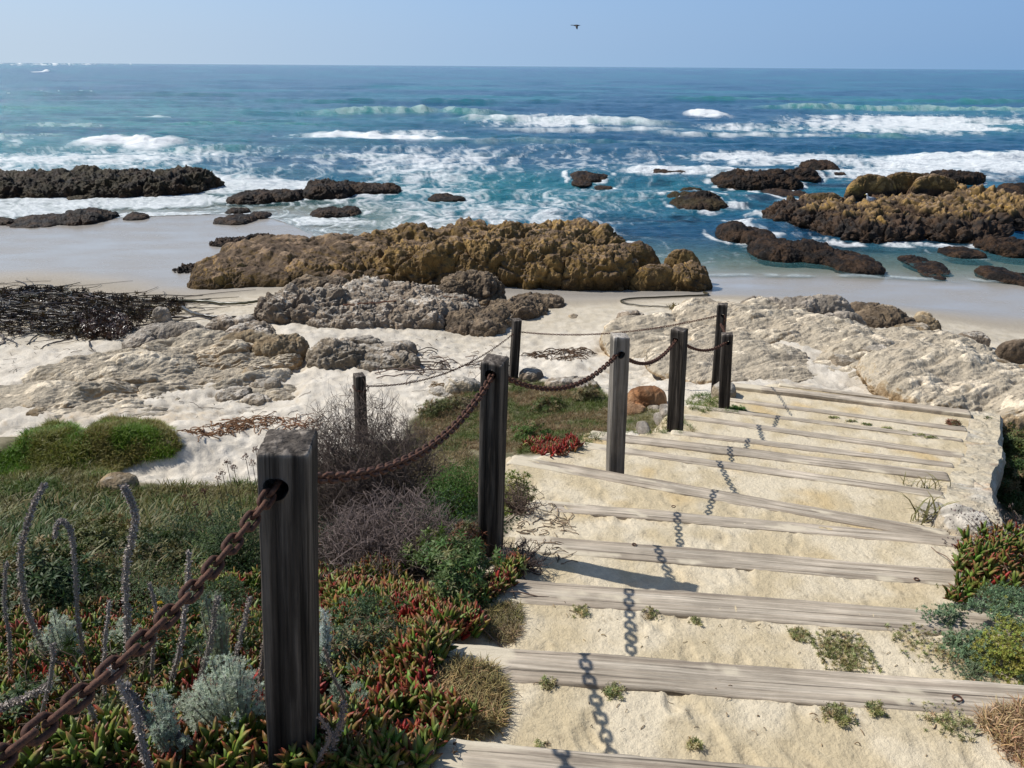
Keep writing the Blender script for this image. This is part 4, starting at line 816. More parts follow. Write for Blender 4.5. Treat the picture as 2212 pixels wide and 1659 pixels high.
def fatleaf(L, w, bend, cols):       # three-sided fleshy finger
    V_, T, C_ = [], [], []; seg = 5
    for i in range(seg+1):
        t = i/seg; ww = w*(.7, .95, 1.0, .95, .72, .10)[i]; z = L*math.sin(bend*t)/bend if bend else L*t; y = L*(1-math.cos(bend*t))/bend
        c = [np.interp(t, (0, .45, 1), [cc[j] for cc in cols]) for j in range(3)]
        for a in (PI/2, PI*7/6, PI*11/6): V_.append((ww*.5*math.cos(a), y-ww*.55*math.sin(a), z)); C_.append(c)
    for i in range(seg):
        for k in range(3): a, b = i*3+k, i*3+(k+1) % 3; T += [(a, b, b+3), (a, b+3, a+3)]
    T.append((seg*3, seg*3+1, seg*3+2)); return np.array(V_), np.array(T), np.array(C_)
gA, gB, rA, rB = (.07, .14, .02), (.165, .26, .042), (.24, .025, .02), (.42, .045, .03)
fl = [fatleaf(1, .26, .45, [gA, gB, (.26, .09, .04)]), fatleaf(1, .28, .3, [gA, gB, (.22, .26, .07)]), fatleaf(1, .24, .5, [(.16, .16, .04), (.30, .12, .05), rA]), fatleaf(.95, .25, .35, [rA, rB, rA]), fatleaf(1, .24, .6, [gB, (.24, .20, .06), rA])]
def sprig(kinds, n=9, seed=0):
    r_ = random.Random(seed); L = []
    for i in range(n): 
        ring_ = i/n; L.append((fl[kinds[i % len(kinds)]], i*2.4+r_.uniform(-.3, .3), (.08+.62*ring_+r_.uniform(-.1, .1)), r_.uniform(.7, 1.1), (.12*math.cos(i*2.4), .12*math.sin(i*2.4), -.5*ring_)))
    return place(L)
SPG = [sprig([0, 1, 0], 6, 1), sprig([1, 0, 4], 6, 2), sprig([0, 1, 0, 1, 4], 7, 3)]; SPM = [sprig([2, 4, 0], 6, 4), sprig([4, 0, 1], 6, 5)]; SPR = [sprig([3, 2, 3], 5, 6), sprig([3, 2, 2], 6, 7)]
def iceplants(name, label, poly, n, red, hmax=.12, sc=(.055, .098), kind='stuff', cat='ice plant', lift=.0, seed=0., dens=None):
    P = poly_pts(poly, n, dens or (lambda x, y: ss(-.38, .05, fbm(p3(x, y, 3.4, seed+2), 2))+.08)); b = Bag(); m = fbm(p3(P[:, 0], P[:, 1], 2.6, seed), 3); rm_ = red+.9*fbm(p3(P[:, 0], P[:, 1], 2.2, seed+8), 2)+rng.normal(0, .22, len(P))
    P[:, 2] += lift+hmax*(.35+.8*ss(-.3, .35, m))*rng.uniform(.35, 1, len(P)); s_ = rng.uniform(*sc, len(P))*(1+.35*fbm(p3(P[:, 0], P[:, 1], 1.7, seed+6), 2)); M = rots(rng.uniform(0, 2*PI, len(P)), np.abs(rng.normal(.15, .25, len(P))), s_)
    tint = rng.uniform(.65, 1.15, (len(P), 1))*np.array([1, 1, 1.])*(1+rng.normal(0, .08, (len(P), 3)))
    sel = np.where(rm_ > .58, 2, np.where(rm_ > .26, 1, 0)); rk = rng.integers(0, 6, len(P))
    for k, prs in enumerate((SPG, SPM, SPR)):
        for j, pr in enumerate(prs):
            q = (sel == k) & (rk % len(prs) == j); b.scatter(pr, M[q], P[q], tint[q])
    dn = max(20, len(P)//6); kk_ = rng.integers(0, len(P), dn); Pd = P[kk_]+rng.normal(0, .03, (dn, 3))*[1, 1, .3]; b.scatter(CLn, rots(rng.uniform(0, 6, dn), rng.uniform(.4, 1.5, dn), rng.uniform(.02, .05, dn)), Pd, vary(dn, (.20, .14, .09), .4))
    # trailing woody stems below
    for i in range(min(260, len(P)//8)):
        p = P[rng.integers(len(P))]; a = rng.uniform(0, 2*PI); t = np.linspace(0, 1, 6)[:, None]; L = rng.uniform(.1, .3)
        pt = p+np.array([math.cos(a), math.sin(a), 0])*L*t; pt[:, 2] = gz(pt[:, 0], pt[:, 1])+.02+.02*np.sin(t[:, 0]*5); b.add(*tubeq(pt, .004, 4, (.22, .15, .11)))
    o = b.build(name, M_succ); return tag(o, label, cat, kind=kind)
def poly_mesh_cloud(c, r, n, low=-.15, inner=.45):   # points and outward directions in a squat dome
    d = rng.normal(size=(n, 3)); d /= np.linalg.norm(d, axis=1)[:, None]; d[:, 2] = np.abs(d[:, 2])*(1-low)+low; k = rng.uniform(inner**2, 1, n)**.5
    k *= 1+.62*fbm(d*2.1+c[0]*7+c[1], 3); return np.asarray(c)+d*np.asarray(r)*k[:, None], d, k
def look(d, s_, jit=.5):             # rotation taking +Z to roughly d, random spin
    d = d+rng.normal(0, jit, d.shape); d /= np.linalg.norm(d, axis=1)[:, None]; yaw = np.arctan2(d[:, 0], -d[:, 1]); tilt = np.arccos(np.clip(d[:, 2], -1, 1)); return rots(yaw, tilt, s_)
lf1 = leafstrip(1, .42, .5, (1, 1, 1), (1.1, 1.1, 1.0)); lf2 = leafstrip(1, .22, .7, (1, 1, 1), (1.1, 1.1, 1.)); lf3 = leafstrip(1, .12, .3, (1, 1, 1), (1.15, 1.15, 1.1), 2)
CLs = place([(lf1, i*2.4, .35+.12*i, .55, (0, 0, .12*(6-i)*.5)) for i in range(6)]); CLn = place([(lf2, i*2.4, .2+.13*i, .8, (0, 0, 0)) for i in range(8)])
CLf = place([(lf3, i*2.4, .15+.1*i, .6, (0, 0, .5-.04*i)) for i in range(13)])       # feathery
CLf2 = place([(leafstrip(1, .22, .2, (1, 1, 1), (1.2, 1.2, 1.2), 2), i*2.4, .3+.11*i, .42, (0, 0, .62-.05*i)) for i in range(12)])
blade = [leafstrip(1, .055, .9, (.8, .8, .8), (1.15, 1.1, 1.0), 3), leafstrip(1, .05, .4, (.8, .8, .8), (1.1, 1.1, 1.0), 3), leafstrip(1, .045, 1.5, (.8, .8, .8), (1.2, 1.15, 1.0), 4)]
tuft = place([(blade[i % 3], i*2.4, .1+.075*i, 1-.04*i, (.05*math.cos(i), .05*math.sin(i), 0)) for i in range(9)])
def vary(n, c, dv=.22, dh=.07): return np.asarray(c)*rng.uniform(1-dv, 1+dv, (n, 1))*(1+rng.normal(0, dh, (n, 3)))
def branchy(b, base, r, h, n, c, rad=.004, wild=.25, sides=4, seg=6, sub=0):
    for i in range(n):
        a = rng.uniform(0, 2*PI); k = rng.uniform(.1, 1)**.6; tip = base+np.array([math.cos(a)*r*k, math.sin(a)*r*k, h*(1.05-.55*k**2)*rng.uniform(.6, 1.1)])
        st = base+np.array([math.cos(a), math.sin(a), 0])*r*.18*rng.random(); pts = [st, st*.5+tip*.5+np.array([*rng.normal(0, r*wild*.5, 2), rng.normal(0, h*.08)]), tip]; P = spline(pts, seg)
        P[1:] += rng.normal(0, r*.03, P[1:].shape); b.add(*tubeq(P, np.linspace(rad, rad*.35, seg), sides, np.asarray(c)*rng.uniform(.6, 1.3)))
        for j in range(sub):
            q = P[rng.integers(1, seg-1)]; dd = rng.normal(size=3); dd[2] = abs(dd[2])*.8+.15; dd /= np.linalg.norm(dd); l = rng.uniform(.12, .32)*r*1.1; P2 = q+dd*l*np.linspace(0, 1, 4)[:, None]; P2[1:] += rng.normal(0, l*.1, P2[1:].shape)
            b.add(*tubeq(P2, np.linspace(rad*.5, rad*.25, 4), 3, np.asarray(c)*rng.uniform(.7, 1.5)))
def shrub(name, label, u, v, r, h, proto, n, sc, c, c2=None, stems=14, stemc=(.10, .075, .055), cat='shrub', mat=None, jit=.5, inner=.45, group=None, ry=None, clump=.25):
    base = gp(u, v); root = empty(name, tuple(base), label, cat, group); b = Bag(); P, d, k = poly_mesh_cloud(base+np.array([0, 0, h*.12]), (r, ry or r, h*.88), n, inner=inner)
    keep = fbm(P*3.2/max(r, .2)*.35+base[0], 3) > -clump; P, d = P[keep], d[keep]; g = gz(P[:, 0], P[:, 1]); P[:, 2] = np.maximum(P[:, 2], g+.01)
    M = look(d+np.array([0, 0, .5]), rng.uniform(*sc, len(P)), jit); t = vary(len(P), c)
    if c2 is not None: q = (fbm(P*2.6/max(r, .25)*.5+5, 2)+rng.normal(0, .15, len(P))) > .12; t[q] = vary(q.sum(), c2)
    b.scatter(proto, M, P, t); b.build('foliage', mat or M_leaf, parent=root)
    if stems: s_ = Bag(); branchy(s_, base, r*.85, h*.85, stems, stemc, rad=max(.002, r*.012)); s_.build('stems', M_dry, parent=root)
    return root
def grasspatch(name, label, poly, n, hgt, c, c2, lift=0, kind='stuff', cat='grass', tilt=.35, seed=0., mat=None, group=None):
    P = poly_pts(poly, n); s_ = rng.uniform(*hgt, len(P))*(1+.35*fbm(p3(P[:, 0], P[:, 1], 2., seed), 2)); mm = ss(-.22, .25, fbm(p3(P[:, 0], P[:, 1], 1.3, seed+3), 3))+rng.normal(0, .2, len(P))
    b = Bag(); P[:, 2] += lift-.004; tn = np.where((mm > .5)[:, None], vary(len(P), c), vary(len(P), c2)); M = rots(rng.uniform(0, 2*PI, len(P)), np.abs(rng.normal(0, tilt, len(P))), s_); b.scatter(tuft, M, P, tn)
    return tag(b.build(name, mat or M_leaf), label, cat, group, kind)
DN = 1.0 if DEV >= 1 else .6
# bright mounds and rough grass at the left
grasspatch('grass_mound', 'bright green grassy mound on white sand, left hump', [(-400, 990), (20, 975), (70, 935), (110, 915), (165, 925), (190, 950), (185, 1000), (60, 1040), (-400, 1060)], int(9000*DN), (.08, .17), (.12, .23, .018), (.19, .20, .035), kind='stuff', seed=1.)
grasspatch('grass_mound', 'bright green and olive grassy mound on white sand, right hump', [(185, 940), (225, 905), (330, 912), (380, 940), (392, 965), (370, 990), (320, 995), (260, 1015), (215, 1050), (150, 1010), (170, 965)], int(9000*DN), (.07, .15), (.14, .24, .02), (.22, .20, .05), seed=5.)
grasspatch('meadow_grass', 'rough olive grass below the mounds at the left', [(-500, 1040), (60, 1030), (180, 1010), (250, 1040), (300, 1062), (560, 1050), (560, 1120), (450, 1190), (200, 1230), (-500, 1290)], int(17000*DN), (.09, .20), (.09, .135, .022), (.18, .165, .055), seed=9., tilt=.45)
grasspatch('tall_grass', 'taller dark rough grass with dry blades behind the grey stalks', [(-500, 1120), (100, 1100), (330, 1110), (520, 1130), (540, 1230), (300, 1290), (0, 1290), (-500, 1330)], int(5200*DN), (.16, .36), (.055, .095, .02), (.16, .15, .05), seed=29., tilt=.3)
grasspatch('meadow_grass', 'short olive grass on the low bank left of pale grey post', [(885, 960), (900, 905), (960, 862), (1010, 838), (1100, 822), (1290, 835), (1320, 870), (1330, 925), (1260, 972), (1120, 980), (1050, 975)], int(9000*DN), (.05, .12), (.11, .14, .03), (.24, .17, .085), seed=12., tilt=.6)
for u, v, r, h, c_, lb in ((940, 880, .30, .28, (.13, .14, .045), 'olive heathy bush on the bank crest left of the second post'), (1190, 870, .34, .22, (.10, .13, .035), 'olive bush in the grass between second and pale grey post'), (1270, 850, .26, .26, (.15, .13, .06), 'brownish bush left of the pale grey post'), (1000, 870, .34, .2, (.20, .155, .09), 'brown heathy bush behind the sagging chain near the second post'), (1150, 925, .3, .16, (.09, .15, .03), 'green creeping patch above the red ice plant tuft')):
    shrub('heath_shrub', lb, u, v+15, r, h, CLn, 700, (.03, .06), c_, (.24, .19, .09), 30, jit=.7, clump=.1)
grasspatch('meadow_grass', 'weedy grass around the foot of the fourth post', [(1350, 880), (1440, 885), (1480, 905), (1505, 935), (1420, 940), (1345, 935)], 700, (.04, .09), (.10, .16, .02), (.20, .18, .06), seed=2.)
grasspatch('meadow_grass', 'green weeds around the foot of the last short post', [(1482, 868), (1500, 852), (1548, 850), (1560, 880), (1612, 880), (1600, 893), (1540, 888), (1520, 893), (1490, 885)], 500, (.05, .10), (.08, .17, .02), (.14, .18, .03), seed=3.)
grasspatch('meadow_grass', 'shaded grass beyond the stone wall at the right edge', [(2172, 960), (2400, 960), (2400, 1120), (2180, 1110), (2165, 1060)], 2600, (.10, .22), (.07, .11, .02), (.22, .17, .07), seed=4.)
grasspatch('dry_grass', 'straw-coloured dry grass clump spilling on the lowest steps, left', [(990, 1440), (1060, 1450), (1085, 1500), (1075, 1570), (1010, 1600), (960, 1560), (940, 1480)], int(1500*DN), (.05, .10), (.44, .33, .17), (.30, .24, .12), seed=6., tilt=.9, cat='dry grass', mat=M_dry)
grasspatch('dry_grass', 'straw-coloured dry grass at the bottom right corner', [(2100, 1545), (2200, 1520), (2400, 1530), (2400, 1700), (2200, 1659), (2160, 1610)], 800, (.045, .09), (.46, .33, .19), (.36, .24, .13), seed=7., tilt=.9, cat='dry grass', mat=M_dry)
grasspatch('dry_grass', 'dry grassy litter left of the step below the second post', [(1020, 1320), (1120, 1300), (1130, 1330), (1120, 1390), (1060, 1390), (1040, 1360)], 450, (.03, .07), (.32, .25, .15), (.2, .17, .08), seed=8., tilt=1.1, cat='dry grass', mat=M_dry)
grasspatch('meadow_grass', 'sparse grass and litter on the low bank behind the twig bush', [(560, 1050), (700, 1010), (880, 950), (1000, 960), (1040, 1000), (1030, 1090), (900, 1150), (700, 1150), (560, 1130)], int(5200*DN), (.08, .16), (.10, .13, .03), (.25, .20, .10), seed=19., tilt=.6)
# ice plants
iceplants('ice_plant', 'carpet of green and red fleshy ice plant left of the nearest post', [(-700, 1270), (0, 1250), (200, 1230), (420, 1250), (560, 1260), (600, 1420), (620, 1659), (600, 1700), (-700, 1700)], int(4300*DN), .12, seed=1.)
iceplants('ice_plant', 'carpet of red-tipped ice plant between nearest post and the steps', [(600, 1430), (690, 1180), (760, 1170), (800, 1230), (930, 1300), (1040, 1250), (1120, 1220), (1135, 1250), (1080, 1290), (1000, 1320), (1050, 1372), (980, 1400), (930, 1470), (960, 1540), (1040, 1570), (960, 1620), (900, 1700), (610, 1700)], int(3300*DN), .16, seed=4.)
iceplants('ice_plant', 'bright red ice plant tuft beside the upper end of a timber', [(1120, 975), (1150, 955), (1240, 950), (1255, 965), (1230, 985), (1150, 985)], 150, .9, .05, (.07, .12), kind=None, seed=7.)
iceplants('ice_plant', 'small red ice plant sprigs right behind the nearest post', [(690, 1190), (760, 1180), (770, 1225), (700, 1235)], 40, .9, .06, (.07, .10), kind=None, seed=8.)
iceplants('ice_plant', 'mound of green and dark red ice plant at the right side', [(2062, 1225), (2110, 1200), (2400, 1180), (2400, 1350), (2200, 1328), (2060, 1318), (2044, 1302)], 2300, .26, .26, (.06, .09), kind=None, seed=10.)
# shrubs
b0 = gp(800, 1190)
def twigbush(label, u, v, r, h, n, c, sub=6):
    base = gp(u, v); root = empty('twig_bush', tuple(base), label, 'bush'); b = Bag(); branchy(b, base, r, h, n, c, rad=.0045, wild=.5, sub=sub, seg=7, sides=3); b.build('twigs', M_dry, parent=root); return root
twigbush('tall leafless grey-brown twig bush behind the nearest post', 790, 1150, .86, 1.42, int(700*DN), (.13, .10, .085), 11)
twigbush('low tangle of dead grey twigs under the sagging chain', 850, 1235, .55, .55, int(240*DN), (.20, .155, .14), 8)
twigbush('dark dead brush piled against the foot of the second post', 1125, 1225, .20, .16, 70, (.12, .09, .08), 4)
twigbush('small dead brush on sand behind the second post', 1120, 1105, .22, .22, 60, (.18, .13, .10), 4)
shrub('dry_bush', 'dark purple-brown dried flower bush at the right edge by the wall', 2190, 1215, .42, .42, CLs, 1300, (.012, .026), (.12, .085, .085), (.17, .15, .14), 60, mat=M_dry)
shrub('low_shrub', 'spreading blue-green and yellow low shrub at the right picture edge', 2200, 1380, .38, .16, CLs, 9000, (.014, .024), (.16, .23, .13), (.27, .28, .06), 0, inner=.75)
shrub('low_shrub', 'sparse grey-green creeping shrub above the second timber, right side', 2165, 1450, .32, .06, CLs, 2600, (.011, .020), (.14, .18, .10), (.30, .24, .11), 0, clump=.05)
shrub('green_shrub', 'round bright green leafy shrub left of the second post', 985, 1110, .34, .50, CLs, int(3600*DN), (.018, .03), (.07, .15, .022), (.10, .19, .03), 14)
shrub('green_shrub', 'dark leafy undergrowth between twig bush and second post', 960, 1180, .50, .34, CLs, int(2600*DN), (.02, .034), (.03, .065, .018), (.05, .09, .03), 14)
shrub('green_shrub', 'narrow-leaved green shrub in front of the second post', 985, 1262, .34, .22, CLn, int(900*DN), (.03, .06), (.07, .12, .03), (.15, .16, .06), 30, clump=.02)
shrub('green_shrub', 'leafy brighter green sprigs leaning out beside the second post', 930, 1235, .22, .30, CLn, 380, (.04, .075), (.09, .15, .03), (.16, .16, .06), 24, clump=.0)
shrub('green_shrub', 'reddish-brown drying herb between green shrub and second post', 1010, 1215, .16, .30, CLn, 300, (.03, .05), (.15, .07, .035), (.10, .11, .04), 20, clump=.05)
shrub('green_shrub', 'yellow-green weedy shrub at the right foot of the second post', 1112, 1100, .16, .36, CLn, 420, (.025, .05), (.16, .20, .04), (.25, .24, .07), 12)
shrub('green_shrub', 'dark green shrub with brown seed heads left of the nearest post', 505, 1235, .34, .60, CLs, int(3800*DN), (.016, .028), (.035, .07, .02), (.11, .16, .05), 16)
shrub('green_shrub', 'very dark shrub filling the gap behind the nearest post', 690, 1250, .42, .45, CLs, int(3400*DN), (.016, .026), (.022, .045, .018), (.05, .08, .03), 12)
shrub('green_shrub', 'small-leaved grey-green bush low behind the nearest post, right side', 800, 1380, .26, .26, CLs, int(1600*DN), (.014, .022), (.09, .15, .07), (.05, .09, .03), 12)
shrub('green_shrub', 'mixed dull green herbs behind the chain at far left', 330, 1330, .60, .26, CLs, int(4200*DN), (.014, .024), (.08, .12, .045), (.15, .15, .07), 30, ry=.45)
shrub('green_shrub', 'tuft of tawny herbs in the grass left of the echium stalks', 200, 1235, .6, .28, CLn, int(1500*DN), (.04, .08), (.10, .11, .03), (.24, .17, .08), 30)
shrub('green_shrub', 'dark herb thicket at the far left above the ice plant carpet', 60, 1330, .55, .34, CLn, int(1500*DN), (.04, .08), (.05, .08, .025), (.16, .13, .05), 30)
shrub('green_shrub', 'dark mixed herbs in the middle of the left bank', 330, 1250, .50, .30, CLn, int(1600*DN), (.03, .07), (.045, .075, .022), (.15, .13, .05), 40)
shrub('green_shrub', 'dark shrub spreading toward the stalks, left of the seed heads', 400, 1215, .42, .42, CLs, int(2800*DN), (.016, .028), (.035, .065, .02), (.10, .12, .04), 24)
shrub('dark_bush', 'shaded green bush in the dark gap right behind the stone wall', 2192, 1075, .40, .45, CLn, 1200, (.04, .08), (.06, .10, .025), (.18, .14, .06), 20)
shrub('dark_bush', 'brownish grassy bush beyond the far end of the stone wall', 2195, 985, .40, .38, CLn, 900, (.05, .09), (.10, .12, .035), (.24, .17, .08), 20)
shrub('green_shrub', 'deep green undergrowth below the dark shrub with seed heads', 470, 1330, .26, .26, CLs, int(1900*DN), (.014, .024), (.05, .09, .03), (.09, .14, .05), 20)
twigbush('fine dark twiggy undergrowth at the foot of the tall twig bush', 760, 1240, .55, .40, int(200*DN), (.09, .07, .06), 9)
shrub('herb_sprigs', 'loose dark herb sprigs rising out of the ice plant left of the chain', 200, 1540, .50, .30, CLn, int(900*DN), (.03, .055), (.05, .085, .03), (.13, .12, .06), 60, clump=-.02)
shrub('herb_sprigs', 'grey-green herb sprigs rising from the ice plant right of the nearest post', 790, 1470, .36, .28, CLn, int(700*DN), (.025, .05), (.08, .12, .06), (.16, .13, .07), 50, clump=-.02)
shrub('herb_sprigs', 'dark leafy sprigs just left of the nearest post under the chain', 500, 1430, .26, .36, CLs, int(1300*DN), (.014, .024), (.05, .08, .03), (.13, .15, .09), 40, clump=.0)
# brown seed heads over the dark shrub
hb = gp(480, 1200); b = Bag()
for u, v in ((545, 1000), (530, 985), (552, 970), (505, 1010), (490, 1000), (470, 1035), (440, 1060), (420, 1090), (480, 1020), (398, 1075), (455, 1110), (380, 1140), (415, 1150), (360, 1170)):
    p = GY(u, v, hb[1]+rng.uniform(-.1, .3)); b.add(*tubeq(spline([np.array([p[0]+rng.uniform(-.05, .05), p[1], float(gz(p[0], p[1]))]), p*.5+np.array([p[0], p[1], float(gz(p[0], p[1]))])*.5+[.02, 0, 0], p], 6), .003, 4, (.12, .08, .06)))
    P, d, k = poly_mesh_cloud(p, (.03, .03, .03), 34, low=-.8); b.scatter(CLs, look(d, np.full(len(P), .016)), P, vary(len(P), (.17, .09, .065), .4))
tag(b.build('seed_heads', M_dry), 'brown dried seed heads on thin stems above the dark shrub', 'dried flowers', kind='stuff')
# silvery wormwood
def wormwood(label, u, v, r, h, n, c=(.50, .55, .43), lean=None, yoff=0.):
    base = gp(u, v); base[1] += yoff; base[2] = float(gz(base[0], base[1])); root = empty('silver_wormwood', tuple(base), label, 'wormwood', 'silvery wormwood plants'); b = Bag(); s_ = Bag(); tips = max(5, n//45)
    for i in range(tips):
        a = rng.uniform(0, 2*PI); k = rng.random()**.5; L = np.array(lean if lean is not None else (0, 0)); tip = base+np.array([math.cos(a)*r*k+L[0], math.sin(a)*r*k+L[1], h*(1-.35*k*k)*rng.uniform(.75, 1.08)])
        C_ = spline([base, (base+tip)/2+np.array([0, 0, -.05*h]), tip], 16); s_.add(*tubeq(C_[::3], .0028, 4, (.25, .22, .18)))
        m = int(n*1.5)//tips; ti = rng.uniform(.45, 1.0, m); P = np.stack([np.interp(ti, np.linspace(0, 1, 16), C_[:, j]) for j in range(3)], 1); d = rng.normal(size=(m, 3)); d[:, 2] = np.abs(d[:, 2])*.6+.5; d /= np.linalg.norm(d, axis=1)[:, None]; P += d*rng.uniform(0, .018, (m, 1))
        b.scatter(CLf2, look(d, rng.uniform(.012, .024, m), .3), P, vary(m, c, .2, .03))
    b.build('foliage', M_leaf, parent=root); s_.build('stems', M_dry, parent=root)
wormwood('largest pale silver feathery wormwood against the left side of nearest post', 515, 1610, .13, .36, int(1900*DN))
wormwood('pale silver wormwood drooping left of the largest silver one', 440, 1600, .09, .26, 500)
wormwood('silver-green wormwood clump among the stalks at far left', 140, 1440, .12, .30, 900)
wormwood('tall grey-green wormwood spikes behind the chain, left of nearest post', 485, 1500, .08, .55, 800, (.30, .35, .22))
wormwood('single upright silver plume at the right side of nearest post', 700, 1480, .015, .42, 420, (.50, .56, .50), lean=(.03, 0))
wormwood('small silver clump between the chain and the grey stalks', 275, 1420, .07, .22, 350)
wormwood('pale grey-green sprigs low at the right side of nearest post', 745, 1560, .10, .16, 420, (.30, .36, .26))
wormwood('grey-green sprays behind the chain near the yellow flowers', 400, 1345, .20, .26, 900, (.20, .26, .17))
wormwood('silver sprigs at the bottom under the chain', 395, 1655, .09, .34, 500, (.36, .42, .32))
# grey scaly stalks
brct = leafstrip(1, .55, .5, (.8, .8, .8), (1.25, 1.25, 1.25), 2)
def stalk(label, pts, rad, yb=None, c=(.42, .365, .32), taper=.6, group='dried grey flower stalks', dy=0.):
    rad *= 1.45; b0_ = gp(*pts[0]); y0 = b0_[1] if yb is None else yb; P = [np.array([b0_[0], b0_[1], b0_[2]]) if yb is None else GY(*pts[0], y0)]
    for i, (u, v) in enumerate(pts[1:]): P.append(GY(u, v, y0+dy*(i+1)))
    C_ = spline(P, 40); C_ += .006*np.stack([fbm(C_*14+i_, 2) for i_ in (1., 9., 17.)], 1); L = np.linalg.norm(np.diff(C_, axis=0), axis=1).sum(); b = Bag(); rr_ = np.linspace(rad, rad*taper, 40); b.add(*tubeq(C_, rr_*.62, 6, np.array(c)*.8))
    n = int(L*rad*95000); ti = rng.random(n)**.95; Q_ = np.stack([np.interp(ti, np.linspace(0, 1, 40), C_[:, j]) for j in range(3)], 1); tg = np.gradient(C_, axis=0); tg /= np.linalg.norm(tg, axis=1)[:, None]
    T_ = np.stack([np.interp(ti, np.linspace(0, 1, 40), tg[:, j]) for j in range(3)], 1); d = rng.normal(size=(n, 3)); d -= (d*T_).sum(1)[:, None]*T_; d /= np.linalg.norm(d, axis=1)[:, None]
    lump = 1+.22*np.sin(ti*L*160+rng.uniform(0, 6)); ra = np.interp(ti, [0, 1], [rad, rad*taper])*lump; b.scatter(brct, look(d*1.0+T_*.7, rng.uniform(.5, 1.1, n)*rad*.75, .25), Q_+d*(ra*.6)[:, None], vary(n, c, .35, .03))
    return tag(b.build('dried_flower_stalk', M_dry), label, 'dried flower stalk', group)
stalk('leftmost tall grey scaly stalk leaning right at its tip', [(120, 1440), (62, 1330), (44, 1210), (62, 1120), (95, 1045)], .0125)
stalk('grey scaly stalk with hooked drooping tip, second from left', [(185, 1450), (168, 1330), (160, 1200), (150, 1140), (128, 1126), (118, 1160)], .0105, taper=.6)
stalk('tallest straight grey scaly stalk in the left group', [(262, 1500), (276, 1380), (272, 1230), (292, 1120), (268, 1050)], .0125)
stalk('thin grey stalk crossing behind the chain', [(350, 1530), (388, 1400), (402, 1300), (408, 1190)], .010, taper=.5)
stalk('grey-brown crusty stalk left of the big silver wormwood', [(395, 1590), (430, 1480), (455, 1380), (470, 1290)], .010, c=(.30, .26, .22))
stalk('bent grey stalk reaching in from the left edge', [(-90, 1600), (-10, 1538), (50, 1508), (112, 1478)], .012)
stalk('thick dark grey stalk lying under the chain at the bottom', [(470, 1650), (400, 1600), (330, 1565), (270, 1480)], .014, c=(.22, .20, .20))
stalk('grey stalk rising from the bottom beneath the chain', [(330, 1700), (310, 1620), (290, 1540), (240, 1440)], .011)
stalk('brownish crusty stalk leaning on nearest post', [(555, 1560), (565, 1440), (580, 1340), (590, 1260)], .009, c=(.30, .24, .20))
stalk('short brownish seed stalk at the right foot of nearest post', [(700, 1690), (715, 1620), (738, 1560), (742, 1520)], .010, c=(.32, .25, .21))
stalk('second brown seed stalk right of nearest post at the bottom', [(660, 1700), (690, 1640), (712, 1590), (690, 1545)], .008, c=(.32, .25, .21))
stalk('thin brown seed stalk standing over ice plant right of nearest post', [(760, 1600), (745, 1520), (720, 1460), (700, 1400)], .007, c=(.28, .22, .18))
stalk('slim grey stalk between the hooked one and the straight one', [(240, 1560), (225, 1470), (228, 1380), (236, 1300)], .008)
for i_, (pts_, r_, w_) in enumerate((([(20, 1500), (22, 1400), (10, 1300), (14, 1215)], .008, 'slim grey stalk nearest the left picture edge'), ([(320, 1520), (330, 1420), (338, 1330), (322, 1262)], .008, 'slim leaning grey stalk just right of the tallest straight one'),
        ([(480, 1560), (500, 1460), (522, 1370), (540, 1290)], .009, 'pale crusty stalk between chain and nearest post'), ([(60, 1620), (90, 1540), (110, 1450), (118, 1390)], .008, 'short grey stalk low at the far left behind the chain'), ([(215, 1640), (205, 1560), (180, 1500)], .009, 'short thick stalk crossed by the lowest part of the chain'))):
    stalk(w_, pts_, r_, c=(.36, .31, .27))
# yellow flowers
for u, v in ((345, 1303), (288, 1408), (330, 1320)):
    p = gp(u, v+60); p = GY(u, v, p[1]); b = Bag(); P, d, k = poly_mesh_cloud(p, (.012, .012, .008), 26, low=0); b.scatter(CLs, look(d, np.full(len(P), .010)), P, vary(len(P), (.75, .55, .02), .1)); g0 = np.array([p[0], p[1], float(gz(p[0], p[1]))])
    b.add(*tubeq(spline([g0, (g0+p)/2+[.01, 0, 0], p], 5), .002, 4, (.10, .14, .05)))
    tag(b.build('yellow_flower', M_leaf), {345: 'upper small yellow flower head among the herbs', 288: 'yellow flower head beside the tallest grey stalk', 330: 'faint small yellow flower below the upper one'}[u], 'flower', 'small yellow flowers')
